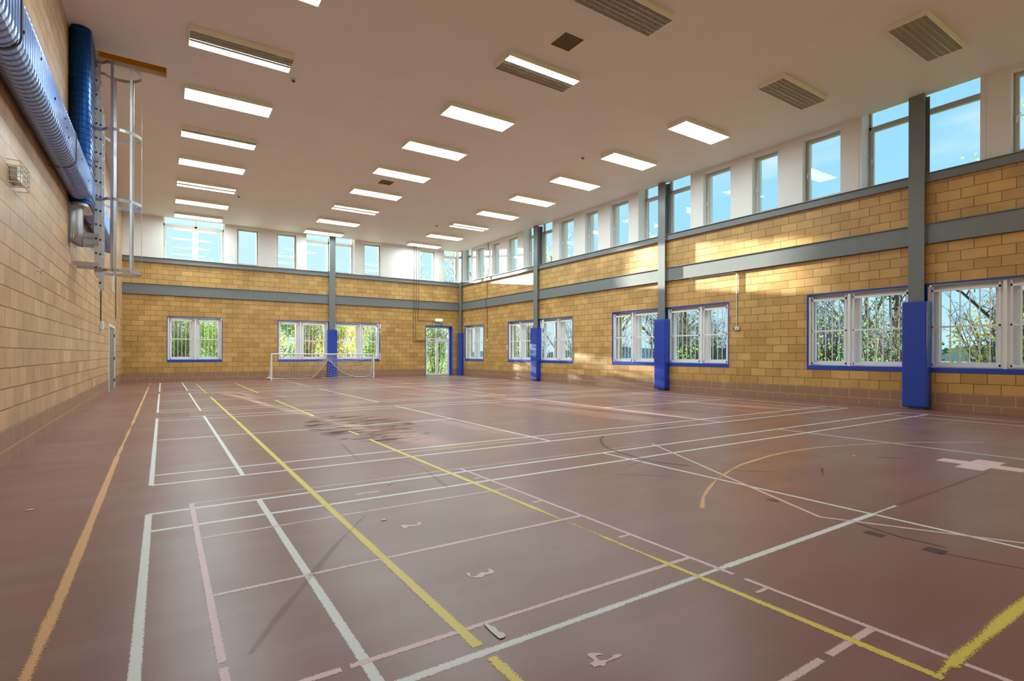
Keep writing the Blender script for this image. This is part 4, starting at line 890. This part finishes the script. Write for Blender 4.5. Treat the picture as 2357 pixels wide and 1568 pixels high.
for i, (x, y, h_, kd, lv, nl, tr, bk) in enumerate(specs):
    tree(x, y, h_, 20 + i, f'{kd} tree outside the right wall, {(ORD + ["eleventh", "twelfth", "thirteenth", "fourteenth", "last"])[i]} in line from the near end', lv, nl, .42 + .08 * (i % 3), tr, bk, .125, lean=random.Random(i).uniform(-.15, .15), depth=6 if i < 12 else 5)
bk_specs = [(14.5, 35.0, 12, None, 0, .42, .18, 'bark2'), (18.0, 33.5, 11, 'leafy', 500, .45, .15, 'bark'), (11.0, 36.5, 6.2, 'leafy', 900, .5, .1, 'bark'), (8.2, 34.0, 5.4, 'leafg', 900, .5, .1, 'bark'), (5.8, 36.0, 5.2, 'leafd', 1200, .5, .12, 'bark'), (2.6, 35.0, 5.0, 'leafg', 1500, .5, .12, 'bark'), (.4, 34.0, 5.0, 'leafd', 2200, .5, .12, 'bark')]
for i, (x, y, h_, lv, nl, sp, tr, bk) in enumerate(bk_specs):
    tree(x, y, h_, 50 + i, ['tall bare tree behind the fire exit door', 'tall yellow leaved tree behind the far corner', 'low yellow tree behind the back window right of the column', 'low green tree behind the back wall column', 'dark leaved tree behind the back window left of the column', 'green tree behind the back wall, left of the goal', 'dense dark tree behind the leftmost back window'][i], lv or 'leafg', nl, sp, tr, bk, .13)
for i in range(14):
    x = 19.0 + (i % 3) * 1.1; y = .9 + i * 2.15
    bush(x, y, 1.5, (3.6, 3.5, 3.4, 2.9)[i] if i < 4 else 2.7 + .5 * (i % 3), 80 + i, f'{["dark green", "mid green", "yellow green"][i % 3]} twiggy shrub outside the right wall, {(ORD + ["eleventh", "twelfth", "thirteenth", "last"])[i]} in line from the near end', ['leafd', 'leafg', 'leafy'][i % 3], (3600, 3400, 2200, 1500)[i] if i < 4 else (1500 if i % 3 < 2 else 700), .11, 46)
for i in range(9):
    x = -1.2 + i * 2.0; y = 31.4 + (i % 2) * 1.7
    bush(x, y, 1.35, (3.7, 3.8, 3.8, 3.8, 3.9, 3.9, 4.0, 4.4, 3.6)[i], 100 + i, f'{["green", "yellow green"][i % 2]} twiggy shrub behind the back wall, {ORD[i]} from the left' if i else 'dense dark green shrub, leftmost of those behind the back wall', ['leafg', 'leafy'][i % 2] if i > 1 else 'leafd', 3600 if i < 3 else (3600 if i > 5 else 2000), .11, 44)
# hills on the horizon
bm = bmesh.new(); prev = None; rnd = random.Random(3)
for i in range(61):
    a = math.radians(-25 + i * 2.3); d = 230; x, y = math.sin(a) * d, math.cos(a) * d; z = 3.2 + 1.3 * math.sin(i * .45) + .8 * math.sin(i * 1.3 + 1)
    q = [bm.verts.new((x, y, -1)), bm.verts.new((x * 1.0, y * 1.0, z)), bm.verts.new((x * 1.15, y * 1.15, -1))]
    if prev:
        bm.faces.new((prev[0], q[0], q[1], prev[1])); bm.faces.new((prev[1], q[1], q[2], prev[2]))
    prev = q
o = obj('hills', bm, M['hill']); o['kind'] = 'structure'
